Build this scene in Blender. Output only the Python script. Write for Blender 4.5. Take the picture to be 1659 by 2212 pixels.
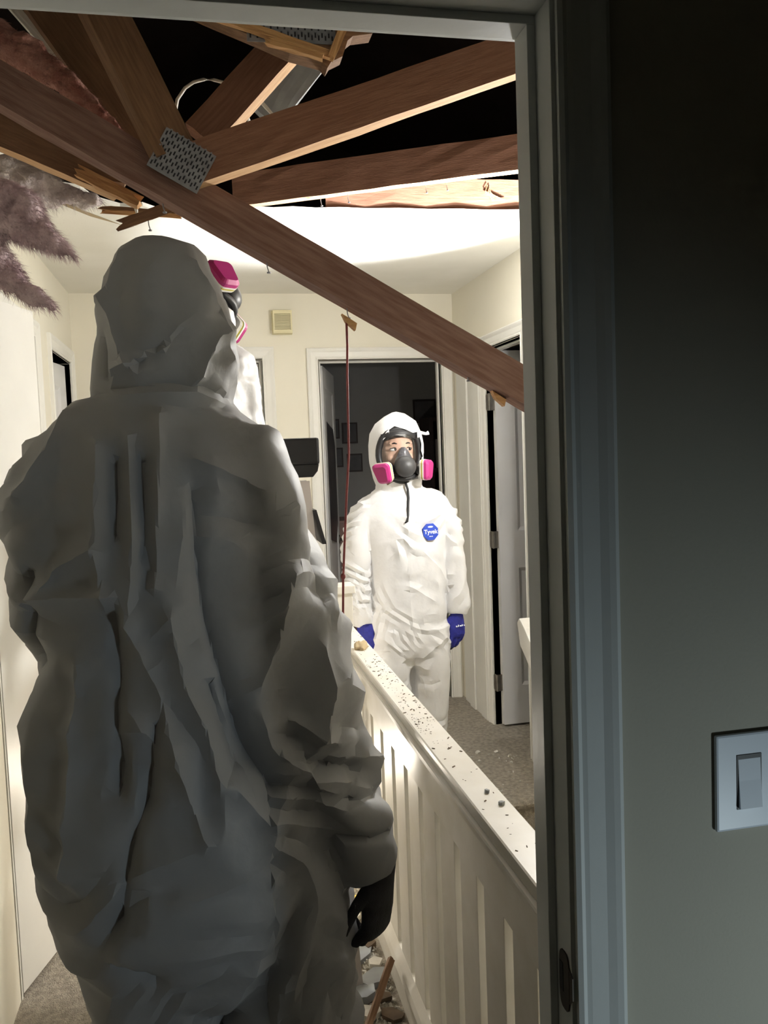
import bpy, bmesh, math, random
import numpy as np
from mathutils import Vector, Matrix, noise
from mathutils.bvhtree import BVHTree

random.seed(7)
for o in list(bpy.data.objects):
    bpy.data.objects.remove(o)
SC = bpy.context.scene
COL = SC.collection
R = math.radians

# ------------------------------------------------------------------ camera
cam = bpy.data.cameras.new('camera')
camo = bpy.data.objects.new('camera', cam)
COL.objects.link(camo)
YAW, PIT, ROL = R(11.8), R(-4.0), R(-2.15)
_f = Vector((math.sin(YAW) * math.cos(PIT), math.cos(YAW) * math.cos(PIT), math.sin(PIT)))
_r = Vector((math.cos(YAW), -math.sin(YAW), 0))
_u = _r.cross(_f)
_r2 = _r * math.cos(ROL) + _u * math.sin(ROL)
_u2 = -_r * math.sin(ROL) + _u * math.cos(ROL)
_m = Matrix((_r2, _u2, -_f)).transposed().to_4x4()
_m.translation = Vector((0, 0, 1.5))
camo.matrix_world = _m
cam.sensor_fit = 'HORIZONTAL'
cam.sensor_width = 36
cam.lens = 36 * 1835 / 1659
cam.clip_start = 0.02
SC.camera = camo

# ------------------------------------------------------------------ world, lights, exposure
w = bpy.data.worlds.new('night')
SC.world = w
w.use_nodes = True
w.node_tree.nodes['Background'].inputs[0].default_value = (0.5, 0.6, 0.8, 1)
w.node_tree.nodes['Background'].inputs[1].default_value = 0.004
SC.view_settings.view_transform = 'Standard'
SC.view_settings.look = 'None'
SC.view_settings.exposure = 0.0
SC.view_settings.gamma = 1.0
SC.view_settings.use_curve_mapping = False


def spot(name, loc, target, energy, angle, blend, color, radius):
    l = bpy.data.lights.new(name, 'SPOT')
    l.energy = energy
    l.spot_size = R(angle)
    l.spot_blend = blend
    l.color = color
    l.shadow_soft_size = radius
    o = bpy.data.objects.new(name, l)
    COL.objects.link(o)
    o.location = loc
    o.rotation_euler = (Vector(target) - Vector(loc)).to_track_quat('-Z', 'Y').to_euler()
    return o


LAMP_A = Vector((1.20, 2.62, 1.80))      # caged globe of the work light (an emitting mesh, built with the stand)
LAMP_B = Vector((1.28, 2.86, 1.84))      # flood head aimed at the ceiling
LANTERN = Vector((1.32, -0.16, 0.36))    # weak lantern behind the camera
HALL_LANTERN = Vector((0.14, 3.10, 0.36))   # lantern on the hall floor behind the nearest worker
GLOBE_W = 900.0
HALL_W = 250.0
spot('work_light_ceiling_beam', LAMP_B, (0.975, 3.13, 2.42), 400, 78, 0.2, (0.97, 0.97, 1.0), 0.04)
spot('lantern_beam', LANTERN, (0.74, 1.0, 0.72), 27.0, 66, 1.0, (0.80, 0.95, 1.0), 0.10)

# ------------------------------------------------------------------ materials
MATS = {}


def mat(name, color, rough=0.6, color2=None, scale=8.0, bump=0.0, bscale=60.0, metallic=0.0,
        spec=0.4, detail=4.0, stretch=None, attr=None, alpha=None, emit=None, contrast=(0.35, 0.65), trans=0.0,
        bdist=0.01, voro=False):
    m = bpy.data.materials.new(name)
    m.use_nodes = True
    nt = m.node_tree
    p = nt.nodes['Principled BSDF']
    p.inputs['Base Color'].default_value = (*color, 1)
    p.inputs['Roughness'].default_value = rough
    p.inputs['Metallic'].default_value = metallic
    p.inputs['Specular IOR Level'].default_value = spec
    tc = nt.nodes.new('ShaderNodeTexCoord')
    src = tc.outputs['Object']
    if attr:
        a = nt.nodes.new('ShaderNodeAttribute')
        a.attribute_name = attr
        src = a.outputs['Vector']
    if stretch:
        mp = nt.nodes.new('ShaderNodeMapping')
        mp.inputs['Scale'].default_value = stretch
        nt.links.new(src, mp.inputs['Vector'])
        src = mp.outputs['Vector']
    if color2 is not None:
        n = nt.nodes.new('ShaderNodeTexNoise')
        n.inputs['Scale'].default_value = scale
        n.inputs['Detail'].default_value = detail
        nt.links.new(src, n.inputs['Vector'])
        cr = nt.nodes.new('ShaderNodeValToRGB')
        cr.color_ramp.elements[0].position = contrast[0]
        cr.color_ramp.elements[1].position = contrast[1]
        cr.color_ramp.elements[0].color = (*color, 1)
        cr.color_ramp.elements[1].color = (*color2, 1)
        nt.links.new(n.outputs['Fac'], cr.inputs['Fac'])
        nt.links.new(cr.outputs['Color'], p.inputs['Base Color'])
    if bump:
        b = nt.nodes.new('ShaderNodeBump')
        b.inputs['Strength'].default_value = bump
        b.inputs['Distance'].default_value = bdist
        if voro:
            n2 = nt.nodes.new('ShaderNodeTexVoronoi')
            n2.inputs['Scale'].default_value = bscale
            nt.links.new(src, n2.inputs['Vector'])
            nt.links.new(n2.outputs['Distance'], b.inputs['Height'])
        else:
            n2 = nt.nodes.new('ShaderNodeTexNoise')
            n2.inputs['Scale'].default_value = bscale
            n2.inputs['Detail'].default_value = 5
            nt.links.new(src, n2.inputs['Vector'])
            nt.links.new(n2.outputs['Fac'], b.inputs['Height'])
        nt.links.new(b.outputs['Normal'], p.inputs['Normal'])
    if trans:
        out = nt.nodes['Material Output']
        t = nt.nodes.new('ShaderNodeBsdfTranslucent')
        t.inputs['Color'].default_value = (*color, 1)
        mx = nt.nodes.new('ShaderNodeMixShader')
        mx.inputs['Fac'].default_value = trans
        nt.links.new(p.outputs['BSDF'], mx.inputs[1])
        nt.links.new(t.outputs['BSDF'], mx.inputs[2])
        nt.links.new(mx.outputs['Shader'], out.inputs['Surface'])
    if emit:
        p.inputs['Emission Color'].default_value = (*color, 1)
        p.inputs['Emission Strength'].default_value = emit
    MATS[name] = m
    return m


def glass(name, tint, fac):
    m = bpy.data.materials.new(name)
    m.use_nodes = True
    nt = m.node_tree
    nt.nodes.remove(nt.nodes['Principled BSDF'])
    t = nt.nodes.new('ShaderNodeBsdfTransparent')
    t.inputs['Color'].default_value = (*tint, 1)
    g = nt.nodes.new('ShaderNodeBsdfGlossy')
    g.inputs['Roughness'].default_value = 0.06
    mx = nt.nodes.new('ShaderNodeMixShader')
    mx.inputs['Fac'].default_value = fac
    nt.links.new(t.outputs[0], mx.inputs[1])
    nt.links.new(g.outputs[0], mx.inputs[2])
    nt.links.new(mx.outputs[0], nt.nodes['Material Output'].inputs['Surface'])
    MATS[name] = m
    return m


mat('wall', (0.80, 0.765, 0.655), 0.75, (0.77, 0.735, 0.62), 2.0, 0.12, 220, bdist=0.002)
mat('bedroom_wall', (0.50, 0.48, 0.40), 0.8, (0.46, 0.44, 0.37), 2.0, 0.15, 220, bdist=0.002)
mat('ceiling', (0.82, 0.80, 0.73), 0.8, (0.77, 0.75, 0.67), 3.0, 0.2, 120, bdist=0.003)
mat('trim', (0.80, 0.79, 0.74), 0.38, (0.76, 0.75, 0.70), 5.0, 0.04, 40)
mat('bedroom_trim', (0.74, 0.77, 0.76), 0.4, (0.70, 0.73, 0.72), 5.0, 0.04, 40)
mat('rail_paint', (0.80, 0.77, 0.70), 0.4, (0.75, 0.715, 0.63), 14.0, 0.05, 30)
mat('door_paint', (0.74, 0.74, 0.74), 0.4, (0.70, 0.70, 0.70), 4.0, 0.04, 40)
mat('carpet', (0.66, 0.60, 0.50), 0.95, (0.44, 0.39, 0.32), 55.0, 1.0, 240, detail=6, bdist=0.02)
mat('lumber', (0.20, 0.09, 0.052), 0.7, (0.26, 0.13, 0.08), 6.0, 0.3, 22, stretch=(2.0, 26, 26), attr='grain', bdist=0.004)
mat('old_lumber', (0.155, 0.082, 0.042), 0.75, (0.22, 0.122, 0.064), 6.0, 0.3, 22, stretch=(2.0, 26, 26), attr='grain', bdist=0.004)
mat('dusty_lumber', (0.175, 0.088, 0.064), 0.75, (0.25, 0.15, 0.12), 5.0, 0.35, 22, stretch=(2.0, 20, 20), attr='grain', bdist=0.004)
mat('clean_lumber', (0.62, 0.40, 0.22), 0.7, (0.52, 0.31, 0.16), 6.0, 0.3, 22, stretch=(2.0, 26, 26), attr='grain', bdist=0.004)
mat('fresh_wood', (0.55, 0.32, 0.14), 0.7, (0.40, 0.2, 0.08), 6.0, 0.4, 24, stretch=(2, 24, 24), attr='grain', bdist=0.004)
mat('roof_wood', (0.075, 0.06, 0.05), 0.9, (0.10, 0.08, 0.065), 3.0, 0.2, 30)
mat('steel', (0.32, 0.33, 0.36), 0.45, (0.22, 0.22, 0.24), 20, metallic=0.85)
mat('steel_dark', (0.03, 0.03, 0.035), 0.6, metallic=0.5)
mat('hinge_metal', (0.30, 0.28, 0.25), 0.4, (0.24, 0.22, 0.2), 30, metallic=0.9)
mat('strike_metal', (0.10, 0.085, 0.07), 0.45, (0.07, 0.06, 0.05), 30, metallic=0.7)
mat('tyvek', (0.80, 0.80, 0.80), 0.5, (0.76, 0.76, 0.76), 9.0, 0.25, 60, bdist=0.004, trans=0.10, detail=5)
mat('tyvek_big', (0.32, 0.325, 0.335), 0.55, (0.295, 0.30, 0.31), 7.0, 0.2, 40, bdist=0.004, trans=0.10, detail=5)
mat('black_glove', (0.012, 0.012, 0.014), 0.7, (0.02, 0.02, 0.024), 60, 0.3, 400)
mat('blue_glove', (0.014, 0.018, 0.21), 0.6, (0.02, 0.025, 0.28), 60, 0.3, 400)
mat('navy_rubber', (0.012, 0.012, 0.03), 0.5)
mat('black_rubber', (0.015, 0.015, 0.016), 0.5)
mat('grey_rubber', (0.045, 0.045, 0.046), 0.45)
mat('silicone', (0.10, 0.10, 0.11), 0.4)
mat('pink', (0.42, 0.03, 0.175), 0.4, (0.37, 0.025, 0.155), 12)
mat('olive', (0.42, 0.36, 0.04), 0.5)
mat('offwhite', (0.75, 0.74, 0.68), 0.5)
mat('skin', (0.74, 0.48, 0.36), 0.5, (0.70, 0.44, 0.32), 10)
mat('hair', (0.01, 0.008, 0.007), 0.6)
mat('eye_white', (0.8, 0.78, 0.75), 0.25)
mat('eye_dark', (0.015, 0.01, 0.008), 0.2)
mat('lip', (0.5, 0.2, 0.17), 0.5)
glass('visor', (0.86, 0.86, 0.87), 0.09)
mat('zip_black', (0.012, 0.012, 0.013), 0.6)
mat('badge_blue', (0.01, 0.05, 0.42), 0.5)
mat('badge_white', (0.85, 0.88, 0.92), 0.5)
mat('chime', (0.72, 0.66, 0.42), 0.5, (0.68, 0.62, 0.39), 10)
mat('chime_shadow', (0.25, 0.22, 0.12), 0.7)
mat('switch_white', (0.72, 0.78, 0.86), 0.35)
mat('cord_red', (0.30, 0.07, 0.07), 0.6, (0.22, 0.05, 0.05), 90)
mat('cable_white', (0.8, 0.78, 0.7), 0.5)
mat('insulation', (0.50, 0.36, 0.39), 1.0, (0.72, 0.58, 0.60), 18, 0.8, 60, bdist=0.02, detail=8)
mat('insulation_pale', (0.62, 0.56, 0.52), 1.0, (0.45, 0.38, 0.38), 14, 0.8, 50, bdist=0.02, detail=8)
mat('insulation_rust', (0.30, 0.12, 0.09), 1.0, (0.44, 0.24, 0.19), 26, 0.8, 60, bdist=0.02, detail=8)
mat('paper', (0.55, 0.44, 0.27), 0.8, (0.45, 0.35, 0.2), 12)
mat('drywall', (0.72, 0.70, 0.64), 0.9, (0.6, 0.57, 0.5), 14, 0.3, 80)
mat('debris_brown', (0.16, 0.11, 0.07), 0.9, (0.09, 0.065, 0.045), 20)
mat('debris_orange', (0.55, 0.2, 0.05), 0.7)
mat('debris_yellow', (0.7, 0.55, 0.14), 0.7)
mat('debris_grey', (0.34, 0.36, 0.36), 0.8, (0.26, 0.27, 0.28), 14)
mat('ladder_black', (0.012, 0.012, 0.013), 0.5)
mat('aluminium', (0.62, 0.58, 0.55), 0.4, (0.55, 0.51, 0.49), 8, metallic=0.5)
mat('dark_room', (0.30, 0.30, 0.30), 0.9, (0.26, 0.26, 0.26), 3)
mat('poster', (0.02, 0.018, 0.022), 0.35, (0.10, 0.085, 0.09), 6, contrast=(0.5, 0.7))
mat('poster_wall', (0.05, 0.05, 0.055), 0.6, (0.10, 0.10, 0.11), 7)
mat('shelf_dark', (0.03, 0.02, 0.02), 0.6)
mat('book_red', (0.35, 0.05, 0.05), 0.6, (0.5, 0.2, 0.18), 30)
mat('book_grey', (0.2, 0.17, 0.16), 0.6)
mat('cabinet', (0.30, 0.20, 0.18), 0.7)
mat('lamp_yellow', (0.7, 0.5, 0.03), 0.5)
mat('lamp_lens', (1.0, 0.97, 0.92), 0.3, emit=6.0)
mat('globe_light', (1.0, 0.98, 0.95), 0.3, emit=GLOBE_W)
mat('hall_globe', (1.0, 0.90, 0.76), 0.3, emit=HALL_W)
mat('rubber_boot', (0.6, 0.6, 0.6), 0.6)

# ------------------------------------------------------------------ mesh helpers
ORG = {}


def mesh_from(name, verts, faces, smooth=False):
    me = bpy.data.meshes.new(name)
    me.from_pydata([tuple(v) for v in verts], [], faces)
    me.update()
    bm = bmesh.new()
    bm.from_mesh(me)
    bmesh.ops.recalc_face_normals(bm, faces=bm.faces)
    bm.to_mesh(me)
    bm.free()
    if smooth:
        me.polygons.foreach_set('use_smooth', [True] * len(me.polygons))
    return me


class MB:
    """collects boxes, prisms, tubes; one mesh object on build()"""

    def __init__(self):
        self.v = []
        self.f = []
        self.g = []
        self.clean = []

    def add(self, vs, fs, g=None):
        n = len(self.v)
        self.v += [Vector(v) for v in vs]
        self.f += [tuple(i + n for i in f) for f in fs]
        self.g += list(g) if g else [(v[0], v[1], v[2]) for v in vs]
        return self

    def box(self, x0, x1, y0, y1, z0, z1, M=None, ch=0.0):
        vs = [Vector((x, y, z)) for x in (x0, x1) for y in (y0, y1) for z in (z0, z1)]
        if M is not None:
            vs = [M @ v for v in vs]
        fs = [(0, 1, 3, 2), (4, 6, 7, 5), (0, 4, 5, 1), (2, 3, 7, 6), (0, 2, 6, 4), (1, 5, 7, 3)]
        return self.add(vs, fs)

    def prism(self, poly, axis_vec, M=None):
        """poly: list of 3-d points (planar), extruded by axis_vec"""
        a = [Vector(p) for p in poly]
        b = [p + Vector(axis_vec) for p in a]
        n = len(a)
        vs = a + b
        if M is not None:
            vs = [M @ v for v in vs]
        fs = [tuple(range(n)), tuple(range(2 * n - 1, n - 1, -1))]
        fs += [(i, (i + 1) % n, n + (i + 1) % n, n + i) for i in range(n)]
        return self.add(vs, fs)

    def tube(self, pts, rad, n=8, side=(1, 0, 0), caps=True, power=1.0):
        """pts: centres; rad: list of r or (a,b)"""
        pts = [Vector(p) for p in pts]
        rings = []
        k = len(pts)
        if not isinstance(rad, (list, tuple)):
            rad = [rad] * k
        vs = []
        for i, p in enumerate(pts):
            t = (pts[min(i + 1, k - 1)] - pts[max(i - 1, 0)])
            if t.length < 1e-9:
                t = Vector((0, 0, 1))
            t.normalize()
            s = Vector(side)
            s = s - t * s.dot(t)
            if s.length < 1e-4:
                s = Vector((0, 1, 0)) - t * t.y
            s.normalize()
            q = t.cross(s)
            r = rad[i]
            a, b = (r, r) if not isinstance(r, (list, tuple)) else r
            for j in range(n):
                an = 2 * math.pi * j / n
                c, d = math.cos(an), math.sin(an)
                if power != 1.0:
                    c = math.copysign(abs(c) ** power, c)
                    d = math.copysign(abs(d) ** power, d)
                vs.append(p + s * (a * c) + q * (b * d))
        fs = []
        for i in range(k - 1):
            for j in range(n):
                fs.append((i * n + j, i * n + (j + 1) % n, (i + 1) * n + (j + 1) % n, (i + 1) * n + j))
        if caps:
            fs.append(tuple(range(n - 1, -1, -1)))
            fs.append(tuple((k - 1) * n + j for j in range(n)))
        return self.add(vs, fs)

    def ell(self, c, r, M=None, nu=16, nv=10):
        c = Vector(c)
        vs = [c + Vector((0, 0, r[2]))]
        for i in range(1, nv):
            t = math.pi * i / nv
            for j in range(nu):
                a = 2 * math.pi * j / nu
                vs.append(c + Vector((r[0] * math.sin(t) * math.cos(a), r[1] * math.sin(t) * math.sin(a), r[2] * math.cos(t))))
        vs.append(c - Vector((0, 0, r[2])))
        if M is not None:
            vs = [M @ v for v in vs]
        fs = [(0, 1 + j, 1 + (j + 1) % nu) for j in range(nu)]
        for i in range(nv - 2):
            for j in range(nu):
                a = 1 + i * nu + j
                b = 1 + i * nu + (j + 1) % nu
                fs.append((a, a + nu, b + nu, b))
        l = len(vs) - 1
        o = 1 + (nv - 2) * nu
        fs += [(o + (j + 1) % nu, o + j, l) for j in range(nu)]
        return self.add(vs, fs)

    def build(self, name, material, parent=None, smooth=False, org=None, bevel=0.0, label=None):
        if parent is not None:
            og = ORG[parent.name]
        elif org is not None:
            og = Vector(org)
        else:
            xs = [v.x for v in self.v]
            ys = [v.y for v in self.v]
            zs = [v.z for v in self.v]
            og = Vector(((min(xs) + max(xs)) / 2, (min(ys) + max(ys)) / 2, min(zs)))
        me = mesh_from(name, [v - og for v in self.v], self.f, smooth)
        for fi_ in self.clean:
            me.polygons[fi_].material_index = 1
        at_ = me.attributes.new('grain', 'FLOAT_VECTOR', 'POINT')
        at_.data.foreach_set('vector', [c for g in self.g for c in g])
        if bevel:
            bm = bmesh.new()
            bm.from_mesh(me)
            bmesh.ops.bevel(bm, geom=[e for e in bm.edges if len(e.link_faces) == 2 and e.calc_face_angle(0) > 0.6], offset=bevel, segments=2, affect='EDGES', profile=0.6)
            bm.to_mesh(me)
            bm.free()
        return link(name, me, material, parent, og, label)


def link(name, me, material, parent, og, label=None):
    ob = bpy.data.objects.new(name, me)
    COL.objects.link(ob)
    for mm in (material if isinstance(material, (list, tuple)) else [material]):
        me.materials.append(MATS[mm])
    if parent is not None:
        ob.parent = parent
    else:
        ob.location = og
    ORG[ob.name] = Vector(og)
    if label:
        ob['label'] = label
    return ob


def tag(o, label, cat, group=None, kind=None):
    o['label'] = label
    o['category'] = cat
    if group:
        o['group'] = group
    if kind:
        o['kind'] = kind
    return o


def thing(name, label, cat, loc, group=None):
    o = bpy.data.objects.new(name, None)
    COL.objects.link(o)
    o.empty_display_size = 0.1
    o.location = loc
    ORG[o.name] = Vector(loc)
    return tag(o, label, cat, group)


def struct(o, label=None):
    o['kind'] = 'structure'
    if label:
        o['label'] = label
    return o


def lumber(mb, p0, p1, h, th, face=(0, -1, 0), seg=10, jag0=0.0, jag1=0.0, wob=0.0012, m=4, warp=0.0, clean=None):
    """a sawn board between two points; h across the seen face, th the thickness behind it"""
    p0, p1 = Vector(p0), Vector(p1)
    L = (p1 - p0).length
    u = (p1 - p0).normalized()
    n = Vector(face)
    n = (n - u * n.dot(u)).normalized()
    v = n.cross(u)
    vs, gs, fs = [], [], []
    rng = random.Random(int(abs(p0.x * 977 + p0.z * 613 + p1.x * 331) * 100))
    j0 = [rng.uniform(0, jag0) if i % 2 else rng.uniform(0, jag0 * .3) for i in range(2 * (m + 1))]
    j1 = [rng.uniform(0, jag1) if i % 2 else rng.uniform(0, jag1 * .3) for i in range(2 * (m + 1))]
    cnt = 2 * (m + 1)
    go = rng.uniform(0, 20)
    for i in range(seg + 1):
        t = i / seg
        for k in range(cnt):
            row = k if k <= m else cnt - 1 - k
            a = (row / m - 0.5) * h
            b = 0.5 * th if k <= m else -0.5 * th
            d = t * L
            if i == 0:
                d += j0[k]
            if i == seg:
                d -= j1[k]
            wv = Vector((rng.uniform(-wob, wob), rng.uniform(-wob, wob), rng.uniform(-wob, wob)))
            bow = warp * math.sin(math.pi * t)
            vs.append(p0 + u * d + v * (a + bow) + n * b + wv)
            gs.append((d + go, a + go, b))
    for i in range(seg):
        for k in range(cnt):
            fs.append((i * cnt + k, i * cnt + (k + 1) % cnt, (i + 1) * cnt + (k + 1) % cnt, (i + 1) * cnt + k))
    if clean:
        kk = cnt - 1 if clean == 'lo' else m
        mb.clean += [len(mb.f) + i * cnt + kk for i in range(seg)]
    for base in (0, seg * cnt):
        for k in range(m):
            q = (base + k, base + k + 1, base + cnt - 2 - k, base + cnt - 1 - k)
            fs.append(q)
    mb.add(vs, fs, gs)
    return mb


def remesh(mb, voxel, smooth_it=4, smooth_f=0.5):
    me = mesh_from('tmp', mb.v, mb.f)
    ob = bpy.data.objects.new('tmp', me)
    COL.objects.link(ob)
    md = ob.modifiers.new('r', 'REMESH')
    md.mode = 'VOXEL'
    md.voxel_size = voxel
    if smooth_it:
        sm = ob.modifiers.new('s', 'SMOOTH')
        sm.factor = smooth_f
        sm.iterations = smooth_it
    dg = bpy.context.evaluated_depsgraph_get()
    me2 = bpy.data.meshes.new_from_object(ob.evaluated_get(dg))
    bpy.data.objects.remove(ob)
    bpy.data.meshes.remove(me)
    return me2


def coords(me):
    a = np.empty(len(me.vertices) * 3, np.float32)
    me.vertices.foreach_get('co', a)
    return a.reshape(-1, 3).astype(np.float64)


def normals(me):
    a = np.empty(len(me.vertices) * 3, np.float32)
    me.vertex_normals.foreach_get('vector', a)
    return a.reshape(-1, 3).astype(np.float64)


def setco(me, c):
    me.vertices.foreach_set('co', c.astype(np.float32).ravel())
    me.update()


def ridged(P, scale, off=0.0):
    out = np.empty(len(P))
    S = P * scale + off
    for i in range(len(P)):
        out[i] = noise.noise((S[i, 0], S[i, 1], S[i, 2]))
    return 1 - np.abs(out) * 2.2


def plain(P, scale, off=0.0):
    out = np.empty(len(P))
    S = P * scale + off
    for i in range(len(P)):
        out[i] = noise.noise((S[i, 0], S[i, 1], S[i, 2]))
    return out


def crumple(P, fams, seed=0.0):
    """stiff-cloth folds: triangle waves with sharp crests, bent and masked by noise"""
    out = np.zeros(len(P))
    for i, (dr, fq, warp, amp, msc) in enumerate(fams):
        v = np.array(dr, float)
        v /= np.linalg.norm(v)
        s_ = (P @ v) * fq + warp * plain(P, 3.2, seed + i * 7.3) + i * 0.37
        t_ = np.abs(s_ - np.floor(s_) - 0.5) * 2
        mk = np.clip(plain(P, msc, seed + 31 + i * 3.1) * 2.2 + 0.35, 0, 1)
        out += amp * (t_ - 0.5) * mk
    return out


def facet(me, faces, angle):
    """collapse to long irregular facets so the cloth breaks like stiff paper"""
    ob = bpy.data.objects.new('tmp', me)
    COL.objects.link(ob)
    md = ob.modifiers.new('d', 'DECIMATE')
    md.ratio = min(1.0, faces / max(1, 2 * len(me.polygons)))
    dg = bpy.context.evaluated_depsgraph_get()
    m2 = bpy.data.meshes.new_from_object(ob.evaluated_get(dg))
    bpy.data.objects.remove(ob)
    bpy.data.meshes.remove(me)
    m2.polygons.foreach_set('use_smooth', [True] * len(m2.polygons))
    m2.set_sharp_from_angle(angle=R(angle))
    return m2


def polydist(Q, pts):
    """distance from points Q (n,2) to a polyline"""
    best = np.full(len(Q), 1e9)
    for a, b in zip(pts[:-1], pts[1:]):
        a = np.array(a)
        b = np.array(b)
        ab = b - a
        t = np.clip(((Q - a) @ ab) / (ab @ ab), 0, 1)
        d = np.linalg.norm(Q - a - t[:, None] * ab, axis=1)
        best = np.minimum(best, d)
    return best


def finish(name, me, material, parent, smooth=True, label=None):
    og = ORG[parent.name]
    c = coords(me)
    setco(me, c - np.array(og))
    me.polygons.foreach_set('use_smooth', [smooth] * len(me.polygons))
    return link(name, me, material, parent, og, label)


# ------------------------------------------------------------------ the setting
CEIL = 2.42
HX0, RX = -0.67, 1.48
FY = 4.9


def wall_y(name, y0, y1, x0, x1, z0, z1, openings, material='wall'):
    """wall in an XZ plane with door openings [(xa,xb,top)]"""
    mb = MB()
    xs = x0
    for xa, xb, top in sorted(openings):
        if xa > xs:
            mb.box(xs, xa, y0, y1, z0, z1)
        mb.box(xa, xb, y0, y1, top, z1)
        xs = xb
    if xs < x1:
        mb.box(xs, x1, y0, y1, z0, z1)
    return struct(mb.build(name, material))


def wall_x(name, x0, x1, y0, y1, z0, z1, openings, material='wall'):
    mb = MB()
    ys = y0
    for ya, yb, top in sorted(openings):
        if ya > ys:
            mb.box(x0, x1, ys, ya, z0, z1)
        mb.box(x0, x1, ya, yb, top, z1)
        ys = yb
    if ys < y1:
        mb.box(x0, x1, ys, y1, z0, z1)
    return struct(mb.build(name, material))


DL = (-0.36, 0.345, 2.05)      # far wall, left door
DR = (0.675, 1.395, 2.04)      # far wall, dark room door
wall_y('wall_far', FY, FY + 0.11, HX0 - 0.12, RX + 0.12, 0, CEIL, [DL, DR])
wall_x('wall_left', HX0 - 0.12, HX0, 2.60, FY, 0, CEIL, [(3.05, 3.80, 2.03), (4.20, 4.78, 2.03)])
wall_x('wall_left_near', -0.70, -0.58, 1.10, 2.46, 0, CEIL, [])
wall_x('wall_right', RX, RX + 0.12, 1.10, FY, -2.6, CEIL, [(3.80, 4.32, 2.02)])
# the right wall below the opening
struct(MB().box(RX, RX + 0.12, 3.80, 4.32, -2.6, -0.16).build('wall_right_lower', 'wall'))
# doorway wall: bedroom face and hall face
OX0, OX1, OTOP = -0.345, 0.43, 2.035
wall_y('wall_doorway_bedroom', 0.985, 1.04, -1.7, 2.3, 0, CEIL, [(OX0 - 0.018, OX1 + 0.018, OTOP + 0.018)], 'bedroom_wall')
wall_y('wall_doorway_hall', 1.04, 1.098, -1.7, RX + 0.12, 0, CEIL, [(OX0 - 0.018, OX1 + 0.018, OTOP + 0.018)])
# floors
struct(MB().box(-0.82, 0.52, 1.04, FY + 0.11, -0.16, 0).build('floor', 'carpet'))
mb = MB()
prof = [(3.35, -0.16), (3.35, -0.05), (3.335, -0.035), (3.33, -0.018), (3.338, -0.004), (3.36, 0.0), (FY + 0.11, 0.0), (FY + 0.11, -0.16)]
mb.prism([(0.52, y, z) for y, z in prof], (RX + 0.9 - 0.52, 0, 0))
struct(mb.build('floor_landing', 'carpet'))
struct(MB().box(-1.7, 2.3, -2.2, 1.04, -0.16, -0.002).build('floor_bedroom', 'carpet'))
# bedroom shell round the camera
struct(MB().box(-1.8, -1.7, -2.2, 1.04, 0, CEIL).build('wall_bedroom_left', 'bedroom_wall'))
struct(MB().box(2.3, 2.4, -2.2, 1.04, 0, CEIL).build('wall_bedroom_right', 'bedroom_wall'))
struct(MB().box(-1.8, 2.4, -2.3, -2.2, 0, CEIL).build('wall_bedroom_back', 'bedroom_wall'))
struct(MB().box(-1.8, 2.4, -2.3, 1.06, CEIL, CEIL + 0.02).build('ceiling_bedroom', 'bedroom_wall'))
# stairs going down towards the camera
mb = MB()
for i in range(9):
    y1 = 3.35 - 0.25 * i
    z1 = -0.185 * (i + 1)
    mb.box(0.56, RX, y1 - 0.25, y1, z1 - 0.185, z1)
struct(mb.build('floor_stairs', 'carpet'))
struct(MB().box(0.50, 0.53, 1.10, 3.35, -2.6, -0.002).build('wall_stairwell', 'wall'))
# torn hall ceiling
edge = [(-0.67, 2.62), (-0.60, 2.70), (-0.54, 2.73), (-0.50, 2.86), (-0.44, 2.92), (-0.42, 3.03), (-0.36, 3.06), (-0.33, 3.18), (-0.25, 3.26), (-0.17, 3.24), (-0.10, 3.33),
        (0.02, 3.272), (0.12, 3.280), (0.20, 3.262), (0.30, 3.270), (0.37, 3.252), (0.46, 3.262), (0.55, 3.248), (0.66, 3.256), (0.78, 3.242), (0.90, 3.248), (1.02, 3.234), (1.14, 3.240), (1.26, 3.226), (1.38, 3.232), (1.48, 3.22)]
mb = MB()
mb.prism([(x, y, CEIL) for x, y in edge] + [(RX + 0.12, FY + 0.1, CEIL), (HX0 - 0.12, FY + 0.1, CEIL)], (0, 0, 0.014))
struct(mb.build('ceiling', 'ceiling'))
# attic: roof decking and gable ends, dark
mb = MB()
mb.prism([(-3.2, -2.4, 2.7), (0.5, -2.4, 4.5), (0.5, 7.4, 4.5), (-3.2, 7.4, 2.7)], (0, 0, 0.03))
mb.prism([(4.2, -2.4, 2.7), (0.5, -2.4, 4.5), (0.5, 7.4, 4.5), (4.2, 7.4, 2.7)], (0, 0, 0.03))
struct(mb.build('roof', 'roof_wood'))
mb = MB()
for y in (-2.4, 7.4):
    mb.prism([(-3.2, y, 2.40), (4.2, y, 2.40), (4.2, y, 2.7), (0.5, y, 4.5), (-3.2, y, 2.7)], (0, 0.03, 0))
mb.box(-3.23, -3.2, -2.4, 7.4, 2.40, 2.7)
mb.box(4.2, 4.23, -2.4, 7.4, 2.40, 2.7)
# attic floor beyond the hall
mb.box(-3.2, HX0 - 0.12, -2.4, 7.4, 2.425, 2.44)
mb.box(RX + 0.12, 4.2, -2.4, 7.4, 2.445, 2.46)
mb.box(HX0 - 0.12, RX + 0.12, FY + 0.11, 7.4, 2.425, 2.44)
mb.box(HX0 - 0.12, RX + 0.12, -2.4, 1.04, 2.445, 2.46)
struct(mb.build('attic_shell', 'roof_wood'))
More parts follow.
